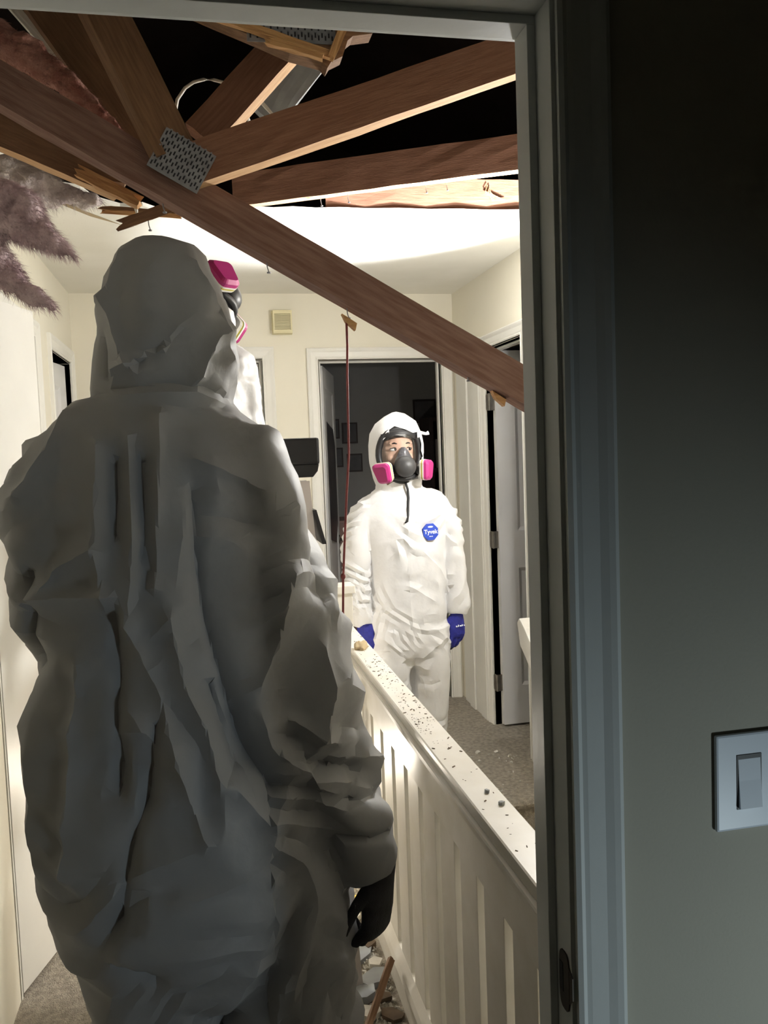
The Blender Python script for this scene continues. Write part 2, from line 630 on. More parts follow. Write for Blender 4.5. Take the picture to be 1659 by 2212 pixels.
# rooms behind the doors
mb = MB()
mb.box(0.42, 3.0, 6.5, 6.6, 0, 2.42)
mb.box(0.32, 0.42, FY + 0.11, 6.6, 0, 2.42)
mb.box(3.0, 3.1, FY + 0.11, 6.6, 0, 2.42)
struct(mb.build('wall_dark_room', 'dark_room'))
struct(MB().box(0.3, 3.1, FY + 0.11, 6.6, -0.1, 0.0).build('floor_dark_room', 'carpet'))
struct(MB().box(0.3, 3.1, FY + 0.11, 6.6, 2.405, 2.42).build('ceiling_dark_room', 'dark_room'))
mb = MB()
mb.box(-1.2, 0.30, 6.4, 6.5, 0, 2.42)
mb.box(-1.3, -1.2, FY + 0.11, 6.5, 0, 2.42)
mb.box(-1.2, 0.30, FY + 0.11, 6.4, 2.405, 2.42)
mb.box(-1.2, 0.30, FY + 0.11, 6.4, -0.1, 0)
struct(mb.build('wall_far_left_room', 'wall'))
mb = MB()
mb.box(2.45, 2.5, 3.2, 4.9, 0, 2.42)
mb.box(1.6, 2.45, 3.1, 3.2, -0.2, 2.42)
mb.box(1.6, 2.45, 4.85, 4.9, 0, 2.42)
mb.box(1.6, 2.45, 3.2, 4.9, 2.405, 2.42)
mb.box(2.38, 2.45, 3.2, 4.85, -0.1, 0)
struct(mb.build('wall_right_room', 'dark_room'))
struct(MB().box(-1.7, -1.6, 2.6, 4.9, 0, 2.42).box(-1.6, -0.80, 2.5, 2.6, 0, 2.42).box(-1.6, -0.8, 4.9, 5.0, 0, 2.42).box(-1.6, -0.8, 2.6, 4.9, 2.405, 2.42).box(-1.6, -0.83, 2.6, 4.9, -0.1, 0).build('wall_left_room', 'wall'))


# ------------------------------------------------------------------ door casings
def casing_profile(wd):
    """(across, out) profile of a moulded casing; across 0 is the opening side"""
    return [(0, 0), (0, 0.008), (0.006, 0.011), (0.012, 0.008), (0.018, 0.010), (wd * 0.62, 0.013), (wd * 0.78, 0.017), (wd * 0.9, 0.019), (wd, 0.015), (wd, 0)]


def casing(name, a, b, top, plane, axis, out, wd=0.068, z0=0.0, material='trim', sides=('a', 'b'), num=1):
    """three moulded members round an opening from a to b along axis ('x' or 'y') on a wall plane; out = +-1"""
    pr = casing_profile(wd)

    def pt(s, o, z):
        return Vector((s, plane + out * o, z)) if axis == 'x' else Vector((plane + out * o, s, z))
    root = None
    rev = 0.006
    names = []
    mbs = []
    if 'a' in sides:
        mb = MB()
        lo = [pt(a - rev - p, o, z0) for p, o in pr]
        hi = [pt(a - rev - p, o, top + rev + p) for p, o in pr]
        n = len(pr)
        mb.add(lo + hi, [tuple(range(n)), tuple(range(2 * n - 1, n - 1, -1))] + [(i, (i + 1) % n, n + (i + 1) % n, n + i) for i in range(n)])
        mbs.append(mb)
    if 'b' in sides:
        mb = MB()
        lo = [pt(b + rev + p, o, z0) for p, o in pr]
        hi = [pt(b + rev + p, o, top + rev + p) for p, o in pr]
        n = len(pr)
        mb.add(lo + hi, [tuple(range(n)), tuple(range(2 * n - 1, n - 1, -1))] + [(i, (i + 1) % n, n + (i + 1) % n, n + i) for i in range(n)])
        mbs.append(mb)
    mb = MB()
    n = len(pr)
    lo = [pt(a - rev - p, o, top + rev + p) for p, o in pr]
    hi = [pt(b + rev + p, o, top + rev + p) for p, o in pr]
    mb.add(lo + hi, [tuple(range(n)), tuple(range(2 * n - 1, n - 1, -1))] + [(i, (i + 1) % n, n + (i + 1) % n, n + i) for i in range(n)])
    mbs.append(mb)
    org = pt((a + b) / 2, 0, z0)
    root = bpy.data.objects.new(name, None)
    COL.objects.link(root)
    root.location = org
    root.empty_display_size = 0.1
    ORG[root.name] = Vector(org)
    struct(root)
    for i, m_ in enumerate(mbs):
        m_.build('head_casing' if i == len(mbs) - 1 else 'side_casing', material, root)
    return root


def jamb(root, a, b, top, axis, d0, d1, material='trim', stop=None, z0=0.0, t=0.018):
    """jamb lining of an opening between wall faces d0..d1; stop = (s0,s1) band of the door stop"""
    def bx(mb, s0, s1, e0, e1, za, zb):
        if axis == 'x':
            mb.box(s0, s1, e0, e1, za, zb)
        else:
            mb.box(e0, e1, s0, s1, za, zb)
    for nm, s0, s1, za, zb in (('side_jamb', a - t, a, z0, top), ('side_jamb', b, b + t, z0, top), ('head_jamb', a - t, b + t, top, top + t)):
        mb = MB()
        bx(mb, s0, s1, d0, d1, za, zb)
        mb.build(nm, material, root, bevel=0.0012)
    if stop:
        e0, e1 = stop
        for nm, s0, s1, za, zb in (('door_stop', a, a + 0.011, z0, top - 0.011), ('door_stop', b - 0.011, b, z0, top - 0.011), ('door_stop', a, b, top - 0.011, top)):
            mb = MB()
            bx(mb, s0, s1, e0, e1, za, zb)
            mb.build(nm, material, root, bevel=0.0012)


def panel_door(name, w_, h, hinge, ang, material, label=None, panels=((0.10, 1.02), (1.16, 1.90)), knob=None, hinges=None, flip=1):
    """door leaf; local x runs from the hinge edge, local y is thickness; built at hinge point rotated by ang"""
    M = Matrix.Translation(Vector(hinge)) @ Matrix.Rotation(R(ang), 4, 'Z')
    th = 0.034
    root = bpy.data.objects.new(name, None)
    COL.objects.link(root)
    root.location = hinge
    root.empty_display_size = 0.1
    ORG[root.name] = Vector(hinge)
    struct(root, label)
    st = 0.105
    # leaf = stiles and rails round recessed panels
    mb = MB()
    mb.box(0, st, -th / 2, th / 2, 0.012, h, M)
    mb.box(w_ - st, w_, -th / 2, th / 2, 0.012, h, M)
    zs = 0.012
    for z0, z1 in panels:
        mb.box(st, w_ - st, -th / 2, th / 2, zs, z0, M)
        zs = z1
    mb.box(st, w_ - st, -th / 2, th / 2, zs, h, M)
    mb.build('leaf', material, root)
    for z0, z1 in panels:
        mb = MB()
        x0, x1 = st, w_ - st
        e = 0.018
        for s in (-1, 1):
            yo, yi = s * th / 2, s * (th / 2 - 0.009)
            o = [(x0, yo, z0), (x1, yo, z0), (x1, yo, z1), (x0, yo, z1)]
            i = [(x0 + e, yi, z0 + e), (x1 - e, yi, z0 + e), (x1 - e, yi, z1 - e), (x0 + e, yi, z1 - e)]
            mb.add([M @ Vector(p) for p in o + i], [(0, 1, 5, 4), (1, 2, 6, 5), (2, 3, 7, 6), (3, 0, 4, 7), (4, 5, 6, 7)])
        mb.build('door_panel', material, root)
    if knob:
        kx, kz = knob
        for s in (-1, 1):
            mb = MB()
            mb.tube([M @ Vector((kx, s * (th / 2), kz)), M @ Vector((kx, s * (th / 2 + 0.006), kz))], 0.03, 16, (0, 0, 1))
            mb.tube([M @ Vector((kx, s * (th / 2 + d), kz)) for d in (0.004, 0.02, 0.03, 0.045, 0.055, 0.06)], [0.010, 0.010, 0.022, 0.027, 0.022, 0.008], 16, (0, 0, 1))
            mb.build('door_knob', 'hinge_metal', root, smooth=True)
    return root


def hinge(root, loc, leaf_dir, jamb_dir, h=0.09):
    """butt hinge: knuckle plus a rounded leaf plate"""
    mb = MB()
    loc = Vector(loc)
    mb.tube([loc + Vector((0, 0, -h / 2)), loc + Vector((0, 0, h / 2))], 0.007, 10)
    mb.build('hinge', 'hinge_metal', root, smooth=False)
    for d in (leaf_dir, jamb_dir):
        if d is None:
            continue
        d = Vector(d)
        nrm = d.cross(Vector((0, 0, 1))).normalized() * 0.003
        wd = 0.036
        r = 0.012
        pl = [loc + Vector((0, 0, -h / 2))]
        for (ax, az, a0) in ((wd - r, -h / 2 + r, -90), (wd - r, h / 2 - r, 0)):
            for k in range(5):
                an = R(a0 + 90 * k / 4)
                pl.append(loc + d * (ax + r * math.cos(an)) + Vector((0, 0, az + r * math.sin(an))))
        pl.append(loc + Vector((0, 0, h / 2)))
        MB().prism([p - nrm / 2 for p in pl], nrm).build('hinge_leaf', 'hinge_metal', root)


# doorway the camera looks through
d1 = casing('trim_1', OX0, OX1, OTOP, 0.985, 'x', -1, wd=0.064, material='bedroom_trim')
d1['label'] = 'white moulded casing and jamb of the near doorway'
jamb(d1, OX0, OX1, OTOP, 'x', 0.985, 1.10, 'bedroom_trim', stop=(1.030, 1.072))
casing('trim_2', OX0, OX1, OTOP, 1.098, 'x', 1, wd=0.016, material='trim')
# strike plate
mb = MB()
pl = []
for k in range(24):
    an = 2 * math.pi * k / 24
    pl.append((OX1 - 0.0005, 1.004 + 0.0155 * math.copysign(abs(math.cos(an)) ** .55, math.cos(an)), 0.80 + 0.040 * math.copysign(abs(math.sin(an)) ** .6, math.sin(an))))
mb.prism(pl, (-0.0018, 0, 0))
sp = mb.build('strike_plate', 'strike_metal', d1)
MB().box(OX1 - 0.0030, OX1 - 0.0022, 1.006, 1.016, 0.783, 0.822).build('latch_hole', 'black_rubber', sp)
mb = MB()
mb.prism([(OX1 - 0.002, 0.990, 0.775), (OX1 - 0.002, 0.990, 0.825), (OX1 - 0.001, 0.981, 0.815), (OX1 - 0.001, 0.981, 0.785)], (0.002, 0, 0))
mb.build('strike_lip', 'strike_metal', sp)

# far wall doors
t3 = casing('trim_3', DL[0], DL[1], DL[2], FY, 'x', -1, wd=0.066)
jamb(t3, DL[0], DL[1], DL[2], 'x', FY, FY + 0.11, stop=(FY + 0.03, FY + 0.062))
dl = panel_door('door_1', 0.69, 2.035, (DL[1] - 0.012, FY + 0.082, 0), 180 - 7, 'door_paint', 'pale door almost shut beside the cream wall chime')
for z in (1.75, 1.02, 0.27):
    hinge(dl, (DL[1] - 0.006, FY + 0.06, z), (-1, 0, 0), None)
t4 = casing('trim_4', DR[0], DR[1], DR[2], FY, 'x', -1, wd=0.066)
jamb(t4, DR[0], DR[1], DR[2], 'x', FY, FY + 0.11, stop=(FY + 0.03, FY + 0.062))
dd = panel_door('door_2', 0.70, 2.025, (DR[0] + 0.018, FY + 0.125, 0), 76, 'door_paint', 'open panel door of the dark room, carrying a dark poster', knob=(0.635, 0.93))
for z in (1.75, 1.02, 0.27):
    hinge(dd, (DR[0] + 0.003, FY + 0.105, z), None, (0, -1, 0))
# right wall door
t5 = casing('trim_5', 3.80, 4.32, 2.02, RX, 'y', -1, wd=0.066)
jamb(t5, 3.80, 4.32, 2.02, 'y', RX, RX + 0.12, stop=(RX + 0.035, RX + 0.07))
d3 = panel_door('door_3', 0.50, 2.01, (RX + 0.032, 4.285, 0), 1.5, 'door_paint', 'grey white two panel door open on the right with three hinges', panels=((0.22, 0.86), (1.06, 1.90)))
for z in (1.745, 1.015, 0.24):
    hinge(d3, (RX + 0.004, 4.285, z), (1, 0, 0), (-0.2, 0.98, 0))
tc_ = bpy.data.objects.new('trim_8', None)
COL.objects.link(tc_)
tc_.location = (RX, 4.6, 0)
ORG[tc_.name] = Vector((RX, 4.6, 0))
struct(tc_, 'white vertical trim boards filling the corner beside the dark doorway')
for y0, y1, o in ((4.395, 4.50, 0.022), (4.505, 4.60, 0.016), (4.605, 4.70, 0.024), (4.705, 4.82, 0.014)):
    MB().box(RX - o, RX, y0, y1, 0, 2.10).build('trim_board', 'trim', tc_, bevel=0.004)
# left wall doors
t6 = casing('trim_6', 3.05, 3.80, 2.03, HX0, 'y', 1, wd=0.066)
jamb(t6, 3.05, 3.80, 2.03, 'y', HX0 - 0.12, HX0)
panel_door('door_4', 0.742, 2.015, (HX0 - 0.03, 3.796, 0), -90, 'trim', 'closed white door on the left wall behind the folding closet door')
t7 = casing('trim_7', 4.20, 4.78, 2.03, HX0, 'y', 1, wd=0.066)
jamb(t7, 4.20, 4.78, 2.03, 'y', HX0 - 0.12, HX0)
d5 = panel_door('door_5', 0.55, 2.015, (HX0 - 0.040, 4.765, 0), 263, 'door_paint', 'white door standing open into the room on the left')
MB().box(HX0 - 0.04, HX0 - 0.01, 4.196, 4.2, 1.98, 2.0).build('latch', 'hinge_metal', t7)

# baseboards
struct(MB().box(HX0, HX0 + 0.012, 3.875, 4.125, 0, 0.08).build('baseboard_left', 'trim'))
struct(MB().box(0.42, 0.60, FY - 0.012, FY, 0, 0.08).build('baseboard_far', 'trim'))

# ------------------------------------------------------------------ folding closet door at the left
cd = thing('closet_door', 'plain white folding closet door panel ajar at the left edge', 'door', (-0.525, 2.62, 0))
lumber_m = MB()
A, B = Vector((-0.575, 2.475, 0)), Vector((-0.485, 2.775, 0))
u = (B - A).normalized()
n = Vector((u.y, -u.x, 0)) * 0.030
mb = MB()
mb.prism([A + Vector((0, 0, 0.012)), B + Vector((0, 0, 0.012)), B - n + Vector((0, 0, 0.012)), A - n + Vector((0, 0, 0.012))], (0, 0, 1.955))
mb.build('door_panel', 'trim', cd, bevel=0.002)
mb = MB()
mb.box(-0.60, -0.577, 2.462, 2.474, 0.0, 2.02)
mb.build('edge_strip', 'trim', cd)

# ------------------------------------------------------------------ stair railing
rl = thing('stair_railing', 'cream painted wooden stair railing with flat balusters and dusty cap', 'railing', (0.485, 2.2, 0))
mb = MB()
capz = 0.85
prof = [(0.450, capz - 0.002), (0.453, capz), (0.517, capz), (0.520, capz - 0.003), (0.520, capz - 0.024), (0.450, capz - 0.024)]
mb.prism([(x, 1.102, z) for x, z in prof], (0, 2.07, 0))
mb.build('cap_rail', 'rail_paint', rl)
mb = MB()
prof = [(0.462, capz - 0.024), (0.442, capz - 0.0245), (0.440, capz - 0.028), (0.441, capz - 0.040), (0.449, capz - 0.046), (0.455, capz - 0.060), (0.466, capz - 0.066), (0.474, capz - 0.066), (0.474, capz - 0.024)]
mb.prism([(x, 1.102, z) for x, z in prof], (0, 2.07, 0))
mb.build('moulding', 'rail_paint', rl)
MB().box(0.466, 0.474, 1.102, 3.172, 0.692, capz - 0.024).build('apron_board', 'rail_paint', rl)
MB().box(0.506, 0.514, 1.102, 3.172, 0.692, capz - 0.024).build('apron_board', 'rail_paint', rl)
bal_me = None
for k in range(13):
    y0 = 1.220 + 0.1535 * k
    if y0 + 0.112 > 3.17:
        break
    MB().box(0.4745, 0.5055, y0, y0 + 0.110, 0.10, capz - 0.026).build('baluster', 'rail_paint', rl, bevel=0.0015)
mb = MB()
prof = [(0.452, 0.0), (0.452, 0.066), (0.458, 0.080), (0.474, 0.102), (0.506, 0.102), (0.520, 0.08), (0.520, 0.0)]
mb.prism([(x, 1.102, z) for x, z in prof], (0, 2.07, 0))
mb.build('bottom_rail', 'rail_paint', rl)
MB().box(0.444, 0.528, 3.172, 3.256, 0.0, 0.97).build('newel_post', 'rail_paint', rl, bevel=0.004)
MB().box(0.434, 0.538, 3.162, 3.266, 0.97, 1.0).build('newel_cap', 'rail_paint', rl, bevel=0.004)

# handrail on the right stair wall
hr = thing('handrail', 'white sloping handrail end beside the right stair wall', 'handrail', (1.37, 3.2, -0.6))
mb = MB()
hp = [(3.49, 0.735), (3.46, 0.76), (3.40, 0.725), (1.50, -0.68), (1.50, -0.80), (3.40, 0.60), (3.46, 0.64)]
mb.prism([(1.305, y, z) for y, z in hp], (0.085, 0, 0))
mb.build('rail', 'trim', hr, bevel=0.006)
for y, z in ((3.2, 0.53), (2.2, -0.21)):
    MB().tube([(1.36, y, z - 0.03), (1.43, y, z - 0.06), (RX, y, z - 0.06)], 0.012, 8).build('bracket', 'hinge_metal', hr)

# ------------------------------------------------------------------ wall chime and switch
ch = thing('door_chime', 'cream louvred chime box on the far wall', 'chime', (0.4715, FY - 0.03, 2.19))
MB().box(0.415, 0.528, FY - 0.012, FY, 2.190, 2.322).build('back_plate', 'chime', ch)
MB().box(0.418, 0.426, FY - 0.052, FY - 0.012, 2.192, 2.320).build('side', 'chime', ch)
MB().box(0.517, 0.525, FY - 0.052, FY - 0.012, 2.192, 2.320).build('side', 'chime', ch)
MB().box(0.426, 0.517, FY - 0.052, FY - 0.012, 2.300, 2.320).build('top', 'chime', ch)
MB().box(0.426, 0.517, FY - 0.052, FY - 0.012, 2.192, 2.212).build('bottom', 'chime', ch)
for k in range(11):
    z = 2.2155 + 0.0077 * k
    mb = MB()
    mb.prism([(0.426, FY - 0.052, z), (0.426, FY - 0.052, z + 0.0045), (0.426, FY - 0.03, z + 0.008), (0.426, FY - 0.03, z + 0.004)], (0.091, 0, 0))
    mb.build('slat', 'chime', ch)

sw = thing('light_switch', 'white rocker light switch plate on the dim bedroom wall', 'switch', (0.69, 0.98, 0.984))
mb = MB()
mb.box(0.6370, 0.7370, 0.978, 0.985, 0.983, 1.113)
mb.build('wall_plate', 'switch_white', sw, bevel=0.003)
MB().box(0.6665, 0.7030, 0.9770, 0.9785, 1.011, 1.0845).build('rocker_frame', 'grey_rubber', sw)
mb = MB()
mb.prism([(0.6685, 0.9772, 1.013), (0.6685, 0.9725, 1.013), (0.6685, 0.9755, 1.05), (0.6685, 0.9772, 1.0825)], (0.0325, 0, 0))
mb.build('rocker', 'switch_white', sw)

# ------------------------------------------------------------------ roof trusses
def nails(root, pts, down=0.035):
    for p in pts:
        p = Vector(p)
        mb = MB()
        mb.tube([p, p + Vector((0.001, 0, -down * 0.6)), p + Vector((0.004, 0, -down))], 0.0013, 6)
        q = p + Vector((0.004, 0, -down))
        mb.tube([q, q + Vector((0, 0, -0.003))], 0.0045, 8)
        mb.build('nail', 'steel', root)


def gusset(root, c, ex, ez, wd, ht, n):
    """toothed truss plate: c centre, ex/ez unit axes in the plate, n outward normal"""
    c, ex, ez, n = Vector(c), Vector(ex).normalized(), Vector(ez).normalized(), Vector(n).normalized()
    mb = MB()
    t = 0.0015
    mb.prism([c + ex * (sx * wd / 2) + ez * (sz * ht / 2) for sx, sz in ((-1, -1), (1, -1), (1, 1), (-1, 1))], n * t)
    pl = mb.build('gusset_plate', 'steel', root)
    tb, sb = MB(), MB()
    nx, nz = int(wd / 0.0068), int(ht / 0.0165)
    for i in range(nx):
        for j in range(nz):
            q = c + ex * ((i + 0.5) / nx - 0.5) * wd * 0.96 + ez * (((j + 0.5) / nz - 0.5) * ht * 0.95 + (0.005 if i % 2 else 0)) + n * (t + 0.0001)
            sb.prism([q + ex * (a * 0.0016) + ez * (b * 0.0042) for a, b in ((-1, -1), (1, -1), (1, 1), (-1, 1))], n * 0.0002)
            q2 = q + ez * 0.006
            tb.prism([q2 + ex * (a * 0.0018) + ez * (b * 0.0014) for a, b in ((-1, -1), (1, -1), (1, 1), (-1, 1))], n * 0.0022)
    s = sb.build('tooth_slot', 'steel_dark', pl)
    s['kind'] = 'stuff'
    s = tb.build('tooth', 'steel', pl)
    s['kind'] = 'stuff'
    return pl


FACE = (0.12, -1, 0)
tr = thing('broken_roof_truss', 'broken brown roof truss with a long chord slanting across the doorway view', 'truss', (0.2, 1.95, 1.25))
mb = MB()
lumber(mb, (-0.62, 1.95, 2.430), (1.36, 1.95, 1.302), 0.088, 0.040, (0.12, -1, 0.14), seg=24, jag1=0.05)
mb.build('bottom_chord', 'dusty_lumber', tr)
mb = MB()
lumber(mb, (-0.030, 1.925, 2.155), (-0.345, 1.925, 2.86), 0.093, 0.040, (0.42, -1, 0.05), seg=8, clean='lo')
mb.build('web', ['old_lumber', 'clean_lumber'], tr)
mb = MB()
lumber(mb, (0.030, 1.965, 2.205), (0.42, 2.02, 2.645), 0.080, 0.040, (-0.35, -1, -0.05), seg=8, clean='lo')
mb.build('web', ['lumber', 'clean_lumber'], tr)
mb = MB()
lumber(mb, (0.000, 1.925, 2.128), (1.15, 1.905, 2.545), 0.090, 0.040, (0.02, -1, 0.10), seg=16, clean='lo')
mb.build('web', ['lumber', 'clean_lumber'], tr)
cu = Vector((1.98, 0, -1.128)).normalized()
cv = Vector((1.128, 0, 1.98)).normalized()
gusset(tr, (-0.014, 1.8995, 2.135), cu, cv, 0.116, 0.092, (0.05, -1, 0))
nails(tr, [(0.338, 1.95, 1.838), (0.62, 1.95, 1.690), (-0.06, 1.95, 2.068), (0.16, 1.95, 1.94)], 0.026)
# little wooden cleats left on the underside of the chord
for x in (0.345, 0.70):
    z = (1.792 if x < 0.5 else 1.812) - (x - 0.345) * 0.57
    MB().prism([(x - 0.02, 1.94, z + 0.028), (x + 0.014, 1.94, z + 0.006), (x + 0.010, 1.94, z - 0.010), (x - 0.012, 1.94, z + 0.010)], (0, 0.02, 0)).build('cleat', 'fresh_wood', tr)

t2 = thing('roof_truss', 'dark roof truss web standing behind the broken truss at upper left', 'truss', (-0.3, 2.15, 2.2))
mb = MB()
lumber(mb, (-0.030, 2.14, 2.165), (-0.46, 2.14, 2.82), 0.120, 0.038, FACE, seg=8)
mb.build('web', 'old_lumber', t2)
mb = MB()
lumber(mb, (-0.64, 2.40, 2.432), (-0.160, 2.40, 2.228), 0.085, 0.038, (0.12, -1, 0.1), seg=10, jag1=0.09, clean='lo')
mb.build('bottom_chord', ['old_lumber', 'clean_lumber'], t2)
mb = MB()
lumber(mb, (-0.43, 2.16, 2.62), (-0.27, 2.18, 2.432), 0.020, 0.012, FACE, seg=4)
mb.build('batten', 'offwhite', t2)
mb = MB()
lumber(mb, (-0.29, 2.38, 2.262), (-0.120, 2.36, 2.172), 0.030, 0.03, FACE, seg=6, jag0=0.05, jag1=0.07)
mb.build('splinter', 'fresh_wood', t2)

t3_ = thing('ceiling_truss_chord', 'brown truss chord crossing above the bright ceiling edge, nails below', 'beam', (0.65, 3.0, 2.42))
mb = MB()
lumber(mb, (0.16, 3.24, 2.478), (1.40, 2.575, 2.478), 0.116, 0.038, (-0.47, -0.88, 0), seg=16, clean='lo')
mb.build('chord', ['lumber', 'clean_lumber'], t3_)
nails(t3_, [(0.86, 2.867, 2.42), (0.795, 2.90, 2.42), (0.545, 3.033, 2.42), (0.455, 3.082, 2.42)], 0.03)

t4_ = thing('ceiling_joist', 'level wooden joist resting on the torn ceiling edge', 'beam', (0.9, 3.27, 2.434))
mb = MB()
lumber(mb, (0.50, 3.285, 2.495), (RX - 0.01, 3.262, 2.495), 0.118, 0.038, (0, -1, 0), seg=14, jag0=0.03)
mb.build('joist', 'lumber', t4_)
mb = MB()
for k in range(9):
    mb.tube([(1.14 + 0.012 * math.sin(k), 3.243, 2.53 - 0.006 * k), (1.13 + 0.01 * k, 3.240, 2.505 - 0.004 * k), (1.16 + 0.006 * math.cos(k * 2), 3.243, 2.47)], 0.002, 5)
s = mb.build('splintered_knot', 'fresh_wood', t4_)

# piece of broken web end with plate, right under the head of the doorway
tb = thing('broken_truss_end', 'splintered wood end with a steel plate hanging at the top', 'broken wood', (0.2, 1.7, 2.25))
mb = MB()
poly = [(-0.02, 2.352), (0.06, 2.322), (0.144, 2.292), (0.20, 2.270), (0.262, 2.257), (0.272, 2.246), (0.280, 2.258), (0.303, 2.270), (0.314, 2.300), (0.325, 2.309), (0.363, 2.316), (0.372, 2.335), (0.36, 2.40), (0.0, 2.42)]
mb.prism([(x, 1.68, z) for x, z in poly], (0, 0.038, 0))
mb.build('board', 'old_lumber', tb)
mb = MB()
lumber(mb, (-0.03, 1.672, 2.352), (0.285, 1.668, 2.262), 0.016, 0.012, FACE, seg=8, jag1=0.03)
lumber(mb, (0.275, 1.664, 2.256), (0.318, 1.66, 2.345), 0.014, 0.014, FACE, seg=4, jag0=0.012)
lumber(mb, (0.15, 1.665, 2.283), (0.262, 1.662, 2.258), 0.012, 0.014, FACE, seg=4, jag0=0.02)
mb.build('splinter', 'fresh_wood', tb)
gusset(tb, (0.205, 1.6785, 2.325), (1, 0, 0.02), (0, 0, 1), 0.17, 0.075, (0, -1, 0))

# board behind the fan of webs
bd = thing('attic_board', 'greyish attic board leaning behind the lit web', 'board', (0.33, 2.4, 2.42))
mb = MB()
lumber(mb, (0.215, 2.42, 2.425), (0.55, 2.44, 2.84), 0.075, 0.03, FACE, seg=6)
mb.build('board', 'debris_grey', bd)
mb = MB()
lumber(mb, (0.190, 2.32, 2.440), (0.226, 2.32, 2.40), 0.007, 0.007, FACE, seg=2)
mb.build('stick', 'cable_white', bd)

# broken lath with a nail
lt = thing('broken_lath', 'short splintered lath with a nail above the hood', 'broken wood', (-0.12, 2.2, 2.07))
mb = MB()
lumber(mb, (-0.190, 2.30, 2.100), (-0.02, 2.26, 2.152), 0.026, 0.03, (0.1, -1, -0.25), seg=8, jag0=0.05)
mb.build('lath', 'old_lumber', lt)
nails(lt, [(-0.108, 2.28, 2.118)], 0.03)
lt2 = thing('paper_faced_strip', 'thin torn strip hanging at the left broken ceiling edge', 'broken wood', (-0.1, 2.6, 2.2))
mb = MB()
lumber(mb, (-0.255, 2.55, 2.212), (-0.02, 2.55, 2.200), 0.012, 0.05, (0.1, -1, -0.5), seg=6, jag0=0.05, jag1=0.04)
mb.build('strip', 'fresh_wood', lt2)
mb = MB()
mb.tube([(-0.150, 2.5, 2.236), (-0.145, 2.5, 2.22), (-0.149, 2.5, 2.20), (-0.146, 2.5, 2.178)], [0.003, 0.006, 0.005, 0.001], 6)
mb.build('splinter', 'offwhite', lt2)
mb = MB()
mb.prism([(-0.41, 2.62, 2.262), (-0.395, 2.62, 2.275), (-0.30, 2.66, 2.235), (-0.21, 2.72, 2.215), (-0.29, 2.66, 2.222)], (0, 0.004, 0.002))
mb.build('paper_flap', 'paper', lt2)

# white cable loop
mb = MB()
mb.tube([(-0.03, 2.2, 2.33), (-0.019, 2.2, 2.382), (0.001, 2.2, 2.410), (0.022, 2.2, 2.425), (0.047, 2.2, 2.433), (0.072, 2.2, 2.433), (0.094, 2.2, 2.428), (0.14, 2.22, 2.39), (0.17, 2.26, 2.32)], 0.0042, 8)
tag(mb.build('cable', 'cable_white', smooth=True), 'white electric cable looping between the truss webs', 'cable')

# red cord hanging from the chord
mb = MB()
cp = [(0.336, 1.95, 1.806), (0.336, 1.95, 1.75), (0.333, 1.951, 1.68), (0.331, 1.95, 1.586), (0.329, 1.949, 1.50), (0.319, 1.95, 1.393), (0.312, 1.95, 1.31), (0.304, 1.95, 1.21), (0.300, 1.95, 1.12), (0.298, 1.95, 1.04), (0.300, 1.95, 0.95)]
mb.tube(cp, 0.0028, 8)
mb.ell((0.304, 1.95, 1.215), (0.006, 0.006, 0.008), None, 8, 6)
tag(mb.build('hanging_cord', 'cord_red', smooth=True), 'thin red cord hanging from the slanting chord', 'cord')


# ------------------------------------------------------------------ insulation
def fluff(name, label, chains, material, amp, fibres, fl, voxel=0.012, fmat=None, seed=1):
    rng = random.Random(seed)
    mb = MB()
    for pts, rad in chains:
        mb.tube(pts, rad, 12)
    me = remesh(mb, voxel, 3)
    P = coords(me)
    N = normals(me)
    d = plain(P, 22, seed) * amp + plain(P, 60, seed + 5) * amp * 0.5
    P = P + N * d[:, None]
    setco(me, P)
    lo = P.min(0)
    th = thing(name, label, 'insulation', ((P[:, 0].mean()), (P[:, 1].mean()), lo[2]))
    fi = MB()
    idx = [rng.randrange(len(P)) for _ in range(fibres)]
    for i in idx:
        p = Vector(P[i])
        nn = Vector(N[i])
        dr = (nn * rng.uniform(0.1, 0.6) + Vector((rng.gauss(0.6, .35), rng.gauss(0, .4), rng.gauss(-0.5, .35)))).normalized()
        L = fl * rng.uniform(0.3, 1.2)
        sd = dr.cross(Vector((rng.gauss(0, 1), rng.gauss(0, 1), rng.gauss(0, 1)))).normalized() * 0.0004
        m_ = p + dr * L * .55 + Vector((0, 0, -0.1 * L))
        e = p + dr * L + Vector((rng.gauss(0, .15), rng.gauss(0, .15), -0.35)) * L
        fi.add([p - sd, p + sd, m_ + sd * .8, m_ - sd * .8, e], [(0, 1, 2, 3), (3, 2, 4)])
    finish('batt', me, material, th)
    f = fi.build('fibre', fmat or material, th)
    f['kind'] = 'stuff'
    return th


